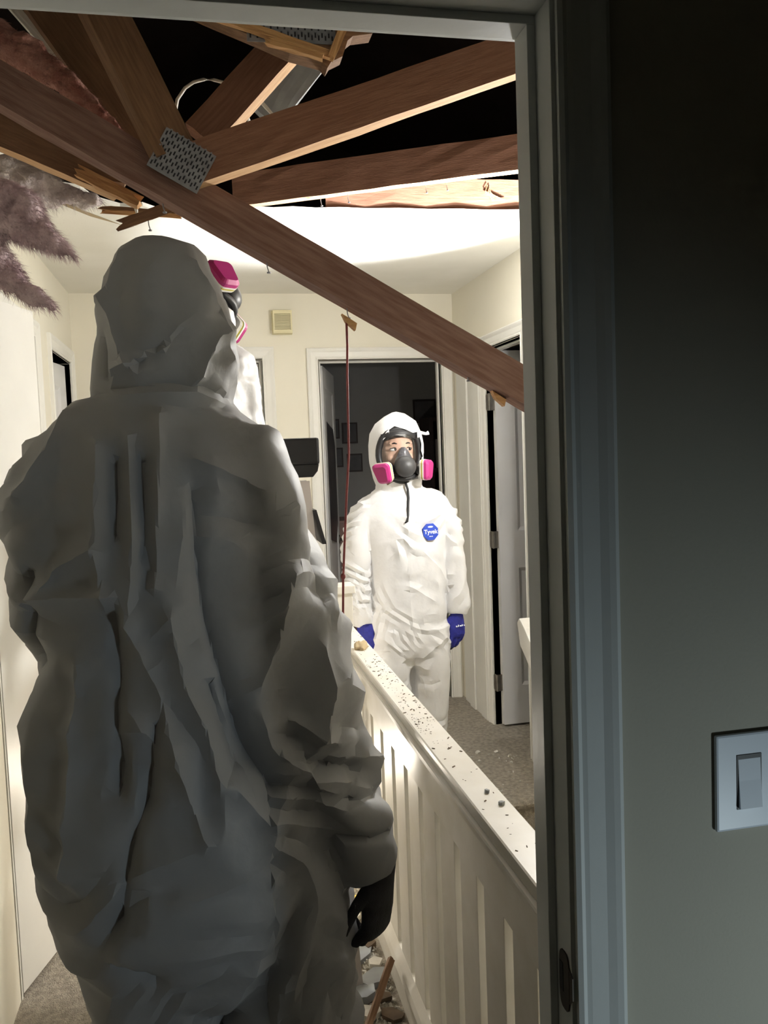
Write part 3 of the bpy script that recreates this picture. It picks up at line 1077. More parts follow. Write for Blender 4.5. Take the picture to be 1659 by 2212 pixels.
fluff('insulation_clump', 'purple grey fibrous insulation clump hanging at the left edge', [
    ([(-0.62, 2.12, 2.11), (-0.50, 2.11, 2.115), (-0.42, 2.1, 2.105), (-0.36, 2.1, 2.08), (-0.315, 2.1, 2.045)], [0.05, 0.06, 0.05, 0.036, 0.012]),
    ([(-0.50, 2.11, 2.08), (-0.42, 2.1, 2.06), (-0.36, 2.1, 2.03), (-0.30, 2.1, 2.00), (-0.262, 2.1, 1.972)], [0.05, 0.045, 0.032, 0.022, 0.008]),
    ([(-0.55, 2.11, 2.03), (-0.45, 2.1, 1.985), (-0.41, 2.1, 1.925), (-0.36, 2.1, 1.885), (-0.312, 2.1, 1.858)], [0.05, 0.036, 0.028, 0.018, 0.006])],
    'insulation', 0.014, 16000, 0.020, voxel=0.010, seed=3)
fluff('pale_insulation', 'pale grey insulation spilling over the torn ceiling edge at left', [
    ([(-0.62, 2.52, 2.30), (-0.50, 2.53, 2.295), (-0.40, 2.55, 2.270), (-0.32, 2.57, 2.250), (-0.25, 2.60, 2.240)], [0.05, 0.05, 0.042, 0.030, 0.014]),
    ([(-0.55, 2.56, 2.26), (-0.44, 2.57, 2.25), (-0.36, 2.6, 2.242)], [0.03, 0.035, 0.02])],
    'insulation_pale', 0.012, 2200, 0.02, voxel=0.010, seed=9)
fluff('rusty_insulation', 'reddish crumbled insulation lying along the upper left chord', [
    ([(-0.45, 2.06, 2.45), (-0.34, 2.05, 2.405), (-0.26, 2.05, 2.345), (-0.18, 2.05, 2.275), (-0.135, 2.05, 2.235)], [0.05, 0.038, 0.028, 0.018, 0.006])],
    'insulation_rust', 0.012, 1500, 0.016, voxel=0.009, seed=5)

# ------------------------------------------------------------------ dark room furnishing
pm = MB()
Mp = Matrix.Translation(Vector((DR[0] + 0.018, FY + 0.125, 0))) @ Matrix.Rotation(R(76), 4, 'Z')
for ysd in (-1,):
    pm.prism([Mp @ Vector((x, -0.0185, z)) for x, z in ((0.10, 0.98), (0.42, 0.93), (0.56, 1.05), (0.57, 1.55), (0.48, 1.66), (0.10, 1.70))], Mp.to_3x3() @ Vector((0, -0.002, 0)))
tag(pm.build('door_poster', 'poster'), 'dark poster stuck on the open door of the dark room', 'poster')
for i, (x0, x1, z0, z1) in enumerate(((0.94, 1.03, 1.62, 1.77), (1.05, 1.17, 1.58, 1.74), (0.93, 1.05, 1.40, 1.55), (1.08, 1.20, 1.36, 1.50), (1.62, 1.80, 1.72, 1.90))):
    lab = ['small dark picture high on the dark room wall, leftmost', 'dark picture right of the hanging cord in the dark room', 'lower left dark picture in the dark room', 'lower right dark picture above the shoulder in the dark room', 'dark picture above the red books in the dark room'][i]
    pic = thing('wall_picture', lab, 'picture', ((x0 + x1) / 2, 6.495, z0), 'pictures on the dark room wall')
    MB().box(x0, x1, 6.485, 6.5, z0, z1).build('frame', 'shelf_dark', pic)
    MB().box(x0 + 0.012, x1 - 0.012, 6.482, 6.485, z0 + 0.012, z1 - 0.012).build('print', 'poster_wall', pic)
bc = thing('bookcase', 'dark bookcase in the dark room behind the facing worker', 'bookcase', (1.97, 6.32, 0))
for x in (1.66, 2.27):
    MB().box(x, x + 0.03, 6.17, 6.47, 0, 1.75).build('side_panel', 'shelf_dark', bc)
for z in (0.05, 0.5, 0.95, 1.34, 1.72):
    MB().box(1.69, 2.27, 6.17, 6.47, z, z + 0.03).build('shelf', 'shelf_dark', bc)
MB().box(1.69, 2.27, 6.46, 6.47, 0.05, 1.75).build('back_panel', 'shelf_dark', bc)
x = 1.71
k = 0
while x < 2.24:
    wdt = random.uniform(0.022, 0.05)
    hgt = random.uniform(0.20, 0.29)
    b = MB().box(x, x + wdt, 6.18, 6.37, 1.372, 1.372 + hgt).build('book', 'book_red' if k % 3 else 'book_grey', bevel=0.002)
    tag(b, 'upright book on the upper shelf of the dark bookcase', 'book', 'books on the upper shelf')
    b = MB().box(x, x + wdt, 6.18, 6.37, 0.982, 0.982 + hgt).build('book', 'book_grey' if k % 2 else 'book_red', bevel=0.002)
    tag(b, 'upright book on the lower shelf of the dark bookcase', 'book', 'books on the lower shelf')
    x += wdt + 0.003
    k += 1
cb = thing('cabinet', 'low brownish cabinet in the dark room beside the open door', 'cabinet', (1.2, 6.25, 0))
MB().box(0.85, 1.45, 6.05, 6.45, 0, 1.02).build('body', 'cabinet', cb)
for x0 in (0.86, 1.16):
    dr_ = MB().box(x0, x0 + 0.28, 6.035, 6.05, 0.06, 1.0).build('door', 'cabinet', cb)
    MB().box(x0 + 0.13, x0 + 0.15, 6.02, 6.035, 0.72, 0.88).build('handle', 'shelf_dark', dr_)

# ------------------------------------------------------------------ step ladder
ld = thing('step_ladder', 'aluminium step ladder with a black plastic top cap', 'ladder', (0.165, 2.62, 0))
LX0, LX1, LY = 0.00, 0.331, 2.62
mb = MB()
mb.box(LX0, LX1 + 0.012, LY - 0.06, LY + 0.06, 1.472, 1.553)
mb.build('top_cap', 'ladder_black', ld, bevel=0.008)
for x in (LX0 + 0.045, LX1 - 0.045):
    mb = MB()
    mb.prism([(x - 0.055, LY - 0.055, 1.473), (x + 0.055, LY - 0.055, 1.473), (x + 0.05, LY - 0.055, 1.452), (x + 0.035, LY - 0.055, 1.434), (x - 0.03, LY - 0.055, 1.434)], (0, 0.11, 0))
    mb.build('cap_bracket', 'ladder_black', ld, bevel=0.003)
for s, x in ((-1, LX0 + 0.04), (1, LX1 - 0.035)):
    mb = MB()
    lumber(mb, (x, LY - 0.03, 1.42), (x + s * 0.05, LY - 0.36, 0.0), 0.03, 0.022, (0, -1, 0.2), seg=2, wob=0)
    mb.build('front_rail', 'aluminium', ld)
    mb = MB()
    lumber(mb, (x, LY + 0.03, 1.42), (x + s * 0.05, LY + 0.36, 0.0), 0.028, 0.02, (0, -1, -0.2), seg=2, wob=0)
    mb.build('rear_rail', 'aluminium', ld)
    mb = MB()
    mb.prism([(x + s * 0.018, LY - 0.075, 1.335), (x + s * 0.028, LY - 0.075, 1.335), (x + s * 0.048, LY - 0.12, 1.235), (x + s * 0.036, LY - 0.12, 1.235)], (0, 0.14, 0))
    mb.build('spreader_bracket', 'ladder_black', ld)
for i, z in enumerate((0.28, 0.56, 0.84, 1.12)):
    t = (1.42 - z) / 1.42
    e = 0.05 * t
    y = LY - 0.03 - 0.33 * t
    MB().box(LX0 + 0.052 - e, LX1 - 0.047 + e, y - 0.03, y + 0.055, z - 0.02, z).build('step', 'aluminium', ld)


# ------------------------------------------------------------------ people
def hand(wrist, d, nrm, thumb_side, curl=25, size=1.0, spread=0.0, thumb_in=0.3):
    """hand mesh (palm, four fingers, thumb); d towards the fingertips, nrm out of the palm"""
    wrist, d, nrm = Vector(wrist), Vector(d).normalized(), Vector(nrm)
    nrm = (nrm - d * nrm.dot(d)).normalized()
    s = d.cross(nrm) * thumb_side
    mb = MB()
    k = size
    mb.tube([wrist - d * 0.035 * k, wrist, wrist + d * 0.03 * k, wrist + d * 0.06 * k, wrist + d * 0.092 * k, wrist + d * 0.104 * k],
            [(0.030 * k, 0.022 * k), (0.030 * k, 0.021 * k), (0.036 * k, 0.019 * k), (0.041 * k, 0.018 * k), (0.040 * k, 0.015 * k), (0.034 * k, 0.009 * k)], 16, side=s)
    for off, L, base in ((0.030, 0.072, 0.090), (0.0105, 0.082, 0.096), (-0.0105, 0.076, 0.093), (-0.030, 0.060, 0.084)):
        p = wrist + d * base * k * 0.9 + s * off * k
        dirv = (d + s * (off * spread * 8)).normalized()
        pts = [p - dirv * 0.01, p]
        rad = [0.0095 * k, 0.0098 * k]
        ax = dirv.cross(nrm).normalized()
        a = curl * 0.5
        for j, fr in enumerate((0.42, 0.32, 0.26)):
            dd_ = Matrix.Rotation(R(a), 3, ax) @ dirv
            for q in (0.5, 0.5):
                p = p + dd_ * (L * fr * q * k)
                pts.append(p.copy())
                rad.append((0.0095 - 0.0008 * (j + q)) * k)
            a += curl
        pts.append(p + dd_ * 0.004)
        rad.append(0.004)
        mb.tube(pts, rad, 10, side=s)
    p = wrist + d * 0.018 * k + s * 0.026 * k + nrm * 0.004
    td = (d * 0.75 + s * 0.55 + nrm * thumb_in).normalized()
    pts, rad = [p], [0.013 * k]
    for L, tw in ((0.036, 0), (0.028, 18), (0.020, 30)):
        dd_ = (td + d * (tw / 60) - s * (tw / 80)).normalized()
        p = p + dd_ * L * k
        pts.append(p)
        rad.append((0.0115 - 0.001 * len(pts)) * k)
    pts.append(p + dd_ * 0.004)
    rad.append(0.004)
    mb.tube(pts, rad, 10, side=nrm)
    return remesh(mb, 0.0032 * k, 3)


def suit(chains, voxel, extra=None, n=28, smooth_it=6):
    mb = MB()
    for c in chains:
        side = c[0] if isinstance(c[0], tuple) and len(c[0]) == 3 else (1, 0, 0)
        rows = c[1:] if isinstance(c[0], tuple) and len(c[0]) == 3 else c
        mb.tube([r[:3] for r in rows], [(r[3], r[4]) for r in rows], n, side=side, power=0.9)
    return remesh(mb, voxel, smooth_it)


def push(P, N, line_sets, mask=None):
    """fold lines drawn in the X-Z plane raise or sink the cloth along its normal"""
    Q = P[:, [0, 2]]
    d = np.zeros(len(P))
    for pts, amp, wdt in line_sets:
        e = polydist(Q, pts)
        d += amp * np.exp(-e / wdt)
    if mask is not None:
        d = d * mask
    return d


# ---- nearest worker, seen from behind
p1 = thing('person', 'nearest worker in a baggy white hooded coverall, back turned, black glove', 'person', (-0.06, 1.60, 0))
hood = [(-0.057, 1.63, 1.908, .018, .02), (-0.058, 1.63, 1.898, .045, .05), (-0.061, 1.63, 1.877, .070, .078), (-0.061, 1.63, 1.829, .100, .110), (-0.056, 1.63, 1.787, .114, .124), (-0.053, 1.63, 1.746, .123, .128),
        (-0.053, 1.63, 1.704, .131, .128), (-0.060, 1.625, 1.663, .131, .118), (-0.066, 1.62, 1.635, .127, .105), (-0.067, 1.615, 1.612, .128, .100), (-0.07, 1.61, 1.58, .12, .10), (-0.07, 1.61, 1.50, .08, .08)]
torso = [(-0.072, 1.61, 1.615, .100, .07), (-0.074, 1.61, 1.598, .140, .09), (-0.075, 1.61, 1.575, .165, .105), (-0.078, 1.605, 1.538, .190, .122), (-0.082, 1.60, 1.496, .208, .135), (-0.085, 1.60, 1.43, .220, .148), (-0.08, 1.60, 1.33, .222, .152),
         (-0.075, 1.60, 1.20, .228, .158), (-0.07, 1.60, 1.06, .262, .170), (-0.068, 1.60, .97, .276, .178), (-0.065, 1.60, .88, .278, .185), (-0.062, 1.60, .79, .274, .190), (-0.055, 1.60, .735, .268, .190), (-0.045, 1.60, .69, .262, .185),
         (-0.035, 1.60, .645, .248, .175), (-0.02, 1.60, .60, .225, .16), (-0.01, 1.61, .56, .19, .13), (0.0, 1.62, .535, .14, .09)]
arm_r = [(0.02, 1.60, 1.555, .05, .07), (0.06, 1.60, 1.505, .085, .10), (0.078, 1.60, 1.45, .088, .11), (0.086, 1.60, 1.37, .097, .115), (0.098, 1.60, 1.29, .105, .115), (0.115, 1.59, 1.215, .112, .115), (0.133, 1.585, 1.14, .117, .115),
         (0.145, 1.58, 1.06, .113, .112), (0.158, 1.58, 0.985, .108, .105), (0.188, 1.58, .90, .100, .098), (0.222, 1.575, .82, .090, .088), (0.252, 1.57, .755, .078, .076), (0.276, 1.568, .705, .064, .062), (0.287, 1.566, .685, .050, .050)]
arm_l = [(-0.20, 1.60, 1.555, .05, .07), (-0.232, 1.60, 1.505, .075, .10), (-0.255, 1.60, 1.44, .085, .108), (-0.266, 1.60, 1.37, .090, .11), (-0.265, 1.61, 1.29, .087, .11), (-0.258, 1.63, 1.22, .084, .105), (-0.25, 1.66, 1.165, .080, .10), (-0.235, 1.72, 1.125, .075, .08),
         (-0.205, 1.79, 1.12, .065, .07), (-0.17, 1.85, 1.135, .055, .06), (-0.15, 1.88, 1.145, .045, .045)]
leg_l = [(-0.135, 1.61, .70, .12, .15), (-0.138, 1.61, .60, .124, .15), (-0.142, 1.61, .50, .124, .145), (-0.145, 1.61, .40, .122, .14), (-0.145, 1.61, .25, .112, .13), (-0.145, 1.61, .10, .10, .12), (-0.145, 1.62, .035, .085, .11)]
leg_r = [(0.10, 1.61, .72, .12, .15), (0.112, 1.61, .60, .128, .15), (0.114, 1.61, .50, .128, .145), (0.114, 1.61, .40, .126, .14), (0.114, 1.61, .25, .115, .13), (0.114, 1.61, .10, .10, .12), (0.114, 1.62, .035, .085, .11)]
me = suit([hood, torso, arm_r, arm_l, leg_l, leg_r], 0.0062, smooth_it=9)
P, N = coords(me), normals(me)
ridge = [[(-0.31, 1.27), (-0.24, 1.33), (-0.18, 1.36)], [(-0.17, 1.53), (-0.18, 1.36), (-0.17, 1.26)], [(-0.12, 1.54), (-0.12, 1.38), (-0.13, 1.28), (-0.14, 1.23)], [(-0.07, 1.57), (-0.08, 1.4), (-0.09, 1.29)],
         [(-0.30, 1.28), (-0.16, 1.28)], [(-0.14, 1.23), (-0.09, 1.11), (-0.06, 0.96), (-0.03, 0.86)], [(-0.07, 1.24), (-0.05, 1.12), (-0.02, 1.05), (0.0, 0.95)], [(-0.22, 1.17), (-0.24, 1.05), (-0.26, 0.81)], [(0.02, 0.95), (0.09, 0.85)],
         [(0.14, 1.29), (0.11, 1.17), (0.07, 1.11)], [(0.19, 1.16), (0.2, 1.08), (0.18, 1.0)], [(0.13, 1.04), (0.21, 0.98)], [(0.1, 0.98), (0.19, 0.9), (0.26, 0.86)], [(-0.30, 1.45), (-0.22, 1.58)], [(-0.02, 1.50), (0.10, 1.44)]]
valley = [[(-0.02, 1.45), (-0.02, 1.34), (-0.01, 1.23), (0.02, 1.1), (0.04, 1.02), (0.09, 0.93)], [(-0.1, 1.06), (-0.12, 0.94), (-0.15, 0.88), (-0.18, 0.73)], [(-0.3, 1.32), (-0.31, 1.16)], [(-0.16, 1.25), (-0.16, 1.12), (-0.17, 0.96)], [(-0.19, 0.65), (-0.13, 0.61)],
          [(-0.145, 1.5), (-0.15, 1.38)], [(-0.10, 1.5), (-0.105, 1.35)], [(0.03, 0.98), (-0.01, 1.12)], [(0.17, 0.95), (0.25, 0.93)], [(0.20, 0.80), (0.30, 0.79)], [(0.23, 0.87), (0.30, 0.86)]]
hoodr = [[(-0.145, 1.66), (-0.06, 1.69), (-0.03, 1.73)], [(-0.145, 1.78), (-0.13, 1.69), (-0.105, 1.65)], [(0.0, 1.84), (0.045, 1.76), (0.055, 1.68)], [(-0.01, 1.63), (0.03, 1.71), (0.06, 1.73)], [(-0.12, 1.86), (-0.15, 1.77)]]
hoodv = [[(-0.10, 1.67), (-0.04, 1.71)], [(-0.165, 1.72), (-0.16, 1.65)], [(0.03, 1.80), (0.06, 1.70)]]
back = np.clip((1.72 - P[:, 1]) / 0.10, 0, 1)
lines = [(l, 0.019, 0.016) for l in ridge] + [(l, -0.024, 0.014) for l in valley] + [(l, 0.017, 0.011) for l in hoodr] + [(l, -0.015, 0.011) for l in hoodv]
d = push(P, N, lines, back)
d += push(P, N, [([(-0.24, 1.612), (-0.15, 1.625), (-0.06, 1.632), (0.0, 1.628), (0.06, 1.605), (0.12, 1.57)], -0.009, 0.007), ([(-0.24, 1.600), (-0.15, 1.611), (-0.06, 1.617), (0.0, 1.613), (0.06, 1.588)], 0.006, 0.010)], back)
d += push(P, N, [([(0.0, 1.335), (0.15, 1.41)], 0.003, 0.004), ([(-0.26, .82), (-0.19, .81), (-0.15, .80), (-0.11, .785), (-0.05, .765), (0.01, .775), (0.07, .80), (0.10, .83), (0.14, .86)], 0.004, 0.005)], back)
body_low = np.clip((1.62 - P[:, 2]) / 0.05, 0.62, 1)
d += crumple(P, [((1, 0, .18), 6.5, 1.6, 0.030, 3.0), ((.55, 0, .8), 6.0, 1.8, 0.020, 3.5), ((-.6, 0, .75), 8.0, 2.2, 0.016, 4.0), ((.2, .2, 1), 13.0, 2.5, 0.008, 5.0), ((.9, 0, -.5), 17.0, 3.0, 0.006, 6.0)], 2.0) * body_low
sleeve = ((P[:, 0] > 0.08) & (P[:, 2] < 1.10)).astype(float)
d += sleeve * crumple(P, [((.5, 0, 1), 15.0, 2.2, 0.014, 5.0), ((-.7, 0, .8), 12.0, 2.0, 0.012, 5.0)], 8.0)
P = P + N * d[:, None]
setco(me, P)
me = facet(me, 17000, 26)
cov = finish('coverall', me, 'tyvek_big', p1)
# right hand in a black glove
me = hand((0.293, 1.560, 0.694), (-0.12, 0.02, -0.98), (-0.74, 0.67, 0.0), -1, curl=56, size=1.20, spread=0.9, thumb_in=0.30)
g = finish('glove', me, 'black_glove', p1, label='black glove')
mb = MB()
for k in range(4):
    mb.prism([(0.326 + 0.004 * k, 1.533 + 0.006 * k, 0.672 - 0.008 * k), (0.329 + 0.004 * k, 1.533 + 0.006 * k, 0.672 - 0.008 * k), (0.331 + 0.003 * k, 1.536 + 0.006 * k, 0.70), (0.328 + 0.003 * k, 1.536 + 0.006 * k, 0.70)], (0.001, -0.002, 0))
me = hand((-0.135, 1.90, 1.15), (0.45, 0.85, 0.2), (0.3, 0, -1), 1, curl=30)
finish('glove', me, 'black_glove', p1, label='black glove')
for x in (-0.145, 0.114):
    mb = MB()
    mb.tube([(x, 1.50, 0.045), (x, 1.55, 0.055), (x, 1.62, 0.06), (x, 1.70, 0.05), (x, 1.78, 0.04), (x, 1.80, 0.035)], [(0.03, 0.03), (0.045, 0.052), (0.048, 0.057), (0.05, 0.048), (0.045, 0.036), (0.02, 0.02)], 14)
    mb.build('boot', 'rubber_boot', p1, smooth=True)


# ---- respirator, built in a face frame: x = wearer's left, -y = forward, z = up, origin mid face
def respirator(parent, M, scale=1.0):
    S = M @ Matrix.Scale(scale, 4)
    rp = bpy.data.objects.new('respirator', None)
    COL.objects.link(rp)
    rp.parent = parent
    ORG[rp.name] = ORG[parent.name]
    rp['label'] = 'full face respirator with two pink filter cartridges'

    def X(p):
        return S @ Vector(p)

    def rimp(a, hw=0.088, hh=0.108, dy=0.0):
        x = hw * math.copysign(abs(math.cos(a)) ** .85, math.cos(a))
        z = hh * math.copysign(abs(math.sin(a)) ** .9, math.sin(a))
        if z < 0:
            x *= 1 - 0.28 * (z / hh) ** 2
        y = dy + 5.2 * x * x - 0.008 + 0.9 * max(0, z - 0.06) ** 1.3
        return Vector((x, y, z))
    # seal
    mb = MB()
    ring = []
    for k in range(41):
        ring.append(X(rimp(2 * math.pi * k / 40)))
    mb.tube(ring, 0.0135 * scale, 8, side=(0.3, 1, 0.2), caps=False)
    mb.build('face_seal', 'black_rubber', rp, smooth=True)
    # visor shell
    mb = MB()
    vs, fs = [], []
    nr, na = 9, 40
    for i in range(nr + 1):
        f_ = i / nr
        for k in range(na):
            a = 2 * math.pi * k / na
            q = rimp(a)
            b = 0.046 * (1 - f_ ** 2.6)
            vs.append(X((q.x * f_, q.y * f_ - b - 0.008 * (1 - f_), q.z * f_)))
    for i in range(nr):
        for k in range(na):
            fs.append((i * na + k, i * na + (k + 1) % na, (i + 1) * na + (k + 1) % na, (i + 1) * na + k))
    mb.add(vs, fs)
    mb.build('visor', 'visor', rp, smooth=True)
    # inner nose cup
    mb = MB()
    mb.tube([X((0.003, -0.020, 0.030)), X((0.003, -0.024, 0.012)), X((0.003, -0.026, -0.015)), X((0.003, -0.026, -0.045)), X((0.003, -0.022, -0.07)), X((0.003, -0.015, -0.085))],
            [(0.010 * scale, 0.008 * scale), (0.022 * scale, 0.018 * scale), (0.036 * scale, 0.022 * scale), (0.045 * scale, 0.024 * scale), (0.040 * scale, 0.022 * scale), (0.02 * scale, 0.012 * scale)], 18, side=M.to_3x3() @ Vector((1, 0, 0)))
    mb.build('nose_cup', 'silicone', rp, smooth=True)
    # front voice port dome
    mb = MB()
    mb.tube([X((0, y, -0.050 - 0.10 * (y + 0.035))) for y in (-0.035, -0.055, -0.068, -0.078, -0.086, -0.090, -0.092)], [0.043 * scale, 0.045 * scale, 0.042 * scale, 0.036 * scale, 0.026 * scale, 0.014 * scale, 0.003], 22, side=M.to_3x3() @ Vector((1, 0, 0)))
    mb.build('speech_port', 'grey_rubber', rp, smooth=True)
    mb = MB()
    mb.tube([X((x, -0.045 + 9 * x * x, -0.098 + 4.5 * x * x)) for x in (-0.06, -0.045, -0.03, -0.015, 0, 0.015, 0.03, 0.045, 0.06)], (0.010 * scale), 8, side=(0, 0, 1))
    mb.build('chin_rim', 'black_rubber', rp, smooth=True)
    # front bridge between visor and port
    mb = MB()
    mb.tube([X((x, -0.050 + 7 * x * x, -0.018 - 14 * x * x)) for x in (-0.035, -0.02, 0, 0.02, 0.035)], 0.004 * scale, 8, side=(0, 0, 1))
    mb.build('port_collar', 'silicone', rp, smooth=True)
    # cartridges
    for sx in (-1, 1):
        nrm = Vector((sx * 0.74, -0.55, -0.34 if sx < 0 else -0.05)).normalized()
        ez = Vector((sx * 0.10, 0.0, 1.0))
        ez = (ez - nrm * ez.dot(nrm)).normalized()
        ex = ez.cross(nrm)
        c = Vector((sx * 0.074, -0.030, -0.062))
        # mount
        mb = MB()
        mb.tube([X(c - nrm * 0.03), X(c + nrm * 0.006)], 0.022 * scale, 14, side=M.to_3x3() @ ez)
        mb.build('mount', 'grey_rubber', rp, smooth=True)
        outl = []
        for (qx, qz, r_, a0) in ((0.026, 0.024, 0.017, 0), (-0.026, 0.024, 0.017, 90), (-0.017, -0.027, 0.018, 180), (0.017, -0.027, 0.018, 270)):
            for k in range(5):
                an = R(a0 + 22.5 * k)
                outl.append((qx + r_ * math.cos(an), qz + r_ * math.sin(an)))

        def slab(nm, y0, y1, s0, s1, m_):
            a = [X(c + ex * px * s0 + ez * pz * s0 + nrm * y0) for px, pz in outl]
            b = [X(c + ex * px * s1 + ez * pz * s1 + nrm * y1) for px, pz in outl]
            n_ = len(a)
            mb2 = MB()
            mb2.add(a + b, [tuple(range(n_)), tuple(range(2 * n_ - 1, n_ - 1, -1))] + [(i, (i + 1) % n_, n_ + (i + 1) % n_, n_ + i) for i in range(n_)])
            return mb2.build(nm, m_, rp)
        slab('cartridge_base', 0.004, 0.012, 0.92, 0.98, 'offwhite')
        slab('cartridge_band', 0.012, 0.018, 0.96, 0.96, 'olive')
        slab('cartridge_rim', 0.018, 0.023, 1.0, 1.0, 'offwhite')
        slab('filter_shoulder', 0.023, 0.034, 0.98, 0.97, 'pink')
        slab('filter_cover', 0.034, 0.043, 0.97, 0.76, 'pink')
    # harness strap over the brow
    mb = MB()
    mb.tube([X((x, 4.9 * x * x - 0.010, 0.088 - 3.0 * x * x)) for x in (-0.075, -0.05, -0.025, 0, 0.025, 0.05, 0.075)], [(0.016 * scale, 0.006 * scale)] * 7, 8, side=(0, 0, 1))
    mb.build('brow_seal', 'black_rubber', rp, smooth=True)
    return rp


def face(parent, M, look=(0.25, 0.15)):
    def X(p):
        return M @ Vector(p)
    mb = MB()
    mb.ell((0, 0.075, 0.025), (0.072, 0.088, 0.108), M, 20, 14)
    mb.ell((0, 0.045, -0.055), (0.050, 0.055, 0.055), M, 18, 12)
    mb.ell((0, 0.022, -0.078), (0.024, 0.024, 0.022), M, 14, 10)
    for s in (-1, 1):
        mb.ell((s * 0.035, 0.022, -0.012), (0.024, 0.024, 0.022), M, 12, 8)
        mb.ell((s * 0.074, 0.08, 0.0), (0.010, 0.018, 0.030), M, 10, 8)
        mb.ell((s * 0.030, 0.004, 0.047), (0.024, 0.010, 0.008), M, 12, 8)
    mb.tube([X((0, 0.000, 0.042)), X((0, -0.008, 0.015)), X((0, -0.020, -0.012)), X((0, -0.014, -0.022)), X((0, 0.005, -0.028))], [0.007, 0.009, 0.013, 0.013, 0.006], 12)
    mb.tube([X((-0.02, 0.012, -0.048)), X((0, 0.004, -0.047)), X((0.02, 0.012, -0.048))], [0.004, 0.008, 0.004], 8, side=(0, 0, 1))
    mb.tube([X((0, 0.07, -0.06)), X((0, 0.085, -0.13)), X((0, 0.09, -0.18))], [0.05, 0.052, 0.06], 16)
    me = remesh(mb, 0.0045, 4)
    fo = finish('head', me, 'skin', parent)
    for s in (-1, 1):
        c = Vector((s * 0.031, 0.004, 0.022))
        mb = MB()
        mb.ell(c, (0.0155, 0.0105, 0.0075), M, 16, 10)
        e = mb.build('eye', 'eye_white', fo, smooth=True)
        ic = c + Vector((look[0] * 0.018, -0.0092, look[1] * 0.012))
        mb = MB()
        mb.ell(ic, (0.0068, 0.0035, 0.0066), M, 12, 8)
        mb.build('iris', 'eye_dark', fo, smooth=True)
        mb = MB()
        mb.tube([X((s * 0.012, -0.004, 0.044)), X((s * 0.030, -0.006, 0.049)), X((s * 0.050, 0.004, 0.044))], [0.0025, 0.0036, 0.0015], 8, side=(0, 0, 1))
        mb.build('eyebrow', 'hair', fo, smooth=True)
        mb = MB()
        mb.tube([X((s * 0.014, -0.004, 0.026)), X((s * 0.030, -0.0085, 0.0305)), X((s * 0.048, 0.002, 0.026))], [0.0012, 0.0022, 0.0012], 8, side=(0, 0, 1))
        mb.build('upper_lid', 'hair', fo, smooth=True)
    mb = MB()
    mb.tube([X((-0.02, 0.008, -0.048)), X((0, -0.002, -0.047)), X((0.02, 0.008, -0.048))], [0.003, 0.0055, 0.003], 8, side=(0, 0, 1))
    mb.build('lips', 'lip', fo, smooth=True)
    # hair under the hood
    mb = MB()
    mb.ell((0, 0.092, 0.04), (0.081, 0.088, 0.104), M, 22, 14)
    me = remesh(mb, 0.006, 1)
    P_ = coords(me)
    Mi = np.array(M.inverted())
    Lc = P_ @ Mi[:3, :3].T + Mi[:3, 3]
    cut = ((Lc[:, 0] / 0.060) ** 2 + ((Lc[:, 2] - 0.0) / 0.076) ** 2 < 1) & (Lc[:, 1] < 0.05) | (Lc[:, 2] < -0.06)
    bm = bmesh.new()
    bm.from_mesh(me)
    bm.verts.ensure_lookup_table()
    bmesh.ops.delete(bm, geom=[bm.verts[i] for i in np.nonzero(cut)[0]], context='VERTS')
    bm.to_mesh(me)
    bm.free()
    finish('hair', me, 'hair', parent)
    return fo


def open_hood(me, M, hw, hh, zc=0.0):
    P_ = coords(me)
    Mi = np.array(M.inverted())
    Lc = P_ @ Mi[:3, :3].T + Mi[:3, 3]
    cut = ((Lc[:, 0] / hw) ** 2 + ((Lc[:, 2] - zc) / hh) ** 2 < 1) & (Lc[:, 1] < 0.06) & (Lc[:, 1] > -0.25)
    bm = bmesh.new()
    bm.from_mesh(me)
    bm.verts.ensure_lookup_table()
    bmesh.ops.delete(bm, geom=[bm.verts[i] for i in np.nonzero(cut)[0]], context='VERTS')
    bm.to_mesh(me)
    bm.free()


# ---- worker facing the camera at the far end
PY = 3.50
p3 = thing('person', 'worker in a white hooded coverall and blue gloves facing the camera', 'person', (0.81, PY, 0))
hood = [(0.793, PY + .02, 1.668, .012, .014), (0.795, PY + .02, 1.655, .045, .05), (0.798, PY + .02, 1.625, .086, .09), (0.798, PY + .02, 1.58, .108, .113), (0.797, PY + .02, 1.53, .115, .122), (0.797, PY + .02, 1.48, .115, .122), (0.798, PY + .015, 1.42, .107, .115), (0.802, PY + .01, 1.375, .100, .102), (0.805, PY + .01, 1.34, .095, .09), (0.81, PY, 1.29, .08, .075)]
torso = [(0.808, PY, 1.352, .085, .06), (0.808, PY, 1.335, .135, .075), (0.81, PY, 1.31, .175, .088), (0.812, PY, 1.275, .198, .098), (0.813, PY, 1.22, .200, .112), (0.815, PY, 1.14, .185, .122), (0.822, PY, 1.05, .166, .124), (0.818, PY, .95, .166, .124), (0.815, PY, .86, .168, .126), (0.815, PY, .77, .172, .13), (0.82, PY, .69, .176, .128), (0.822, PY, .645, .166, .116), (0.823, PY, .60, .13, .09), (0.823, PY, .58, .09, .06)]
arm_a = [(0.69, PY, 1.290, .03, .05), (0.655, PY, 1.268, .045, .065), (0.630, PY, 1.225, .055, .072), (0.612, PY, 1.16, .060, .075), (0.604, PY - .005, 1.06, .060, .072), (0.600, PY - .01, .96, .055, .065), (0.603, PY - .02, .88, .052, .06), (0.612, PY - .03, .81, .047, .052), (0.617, PY - .03, .785, .038, .042)]
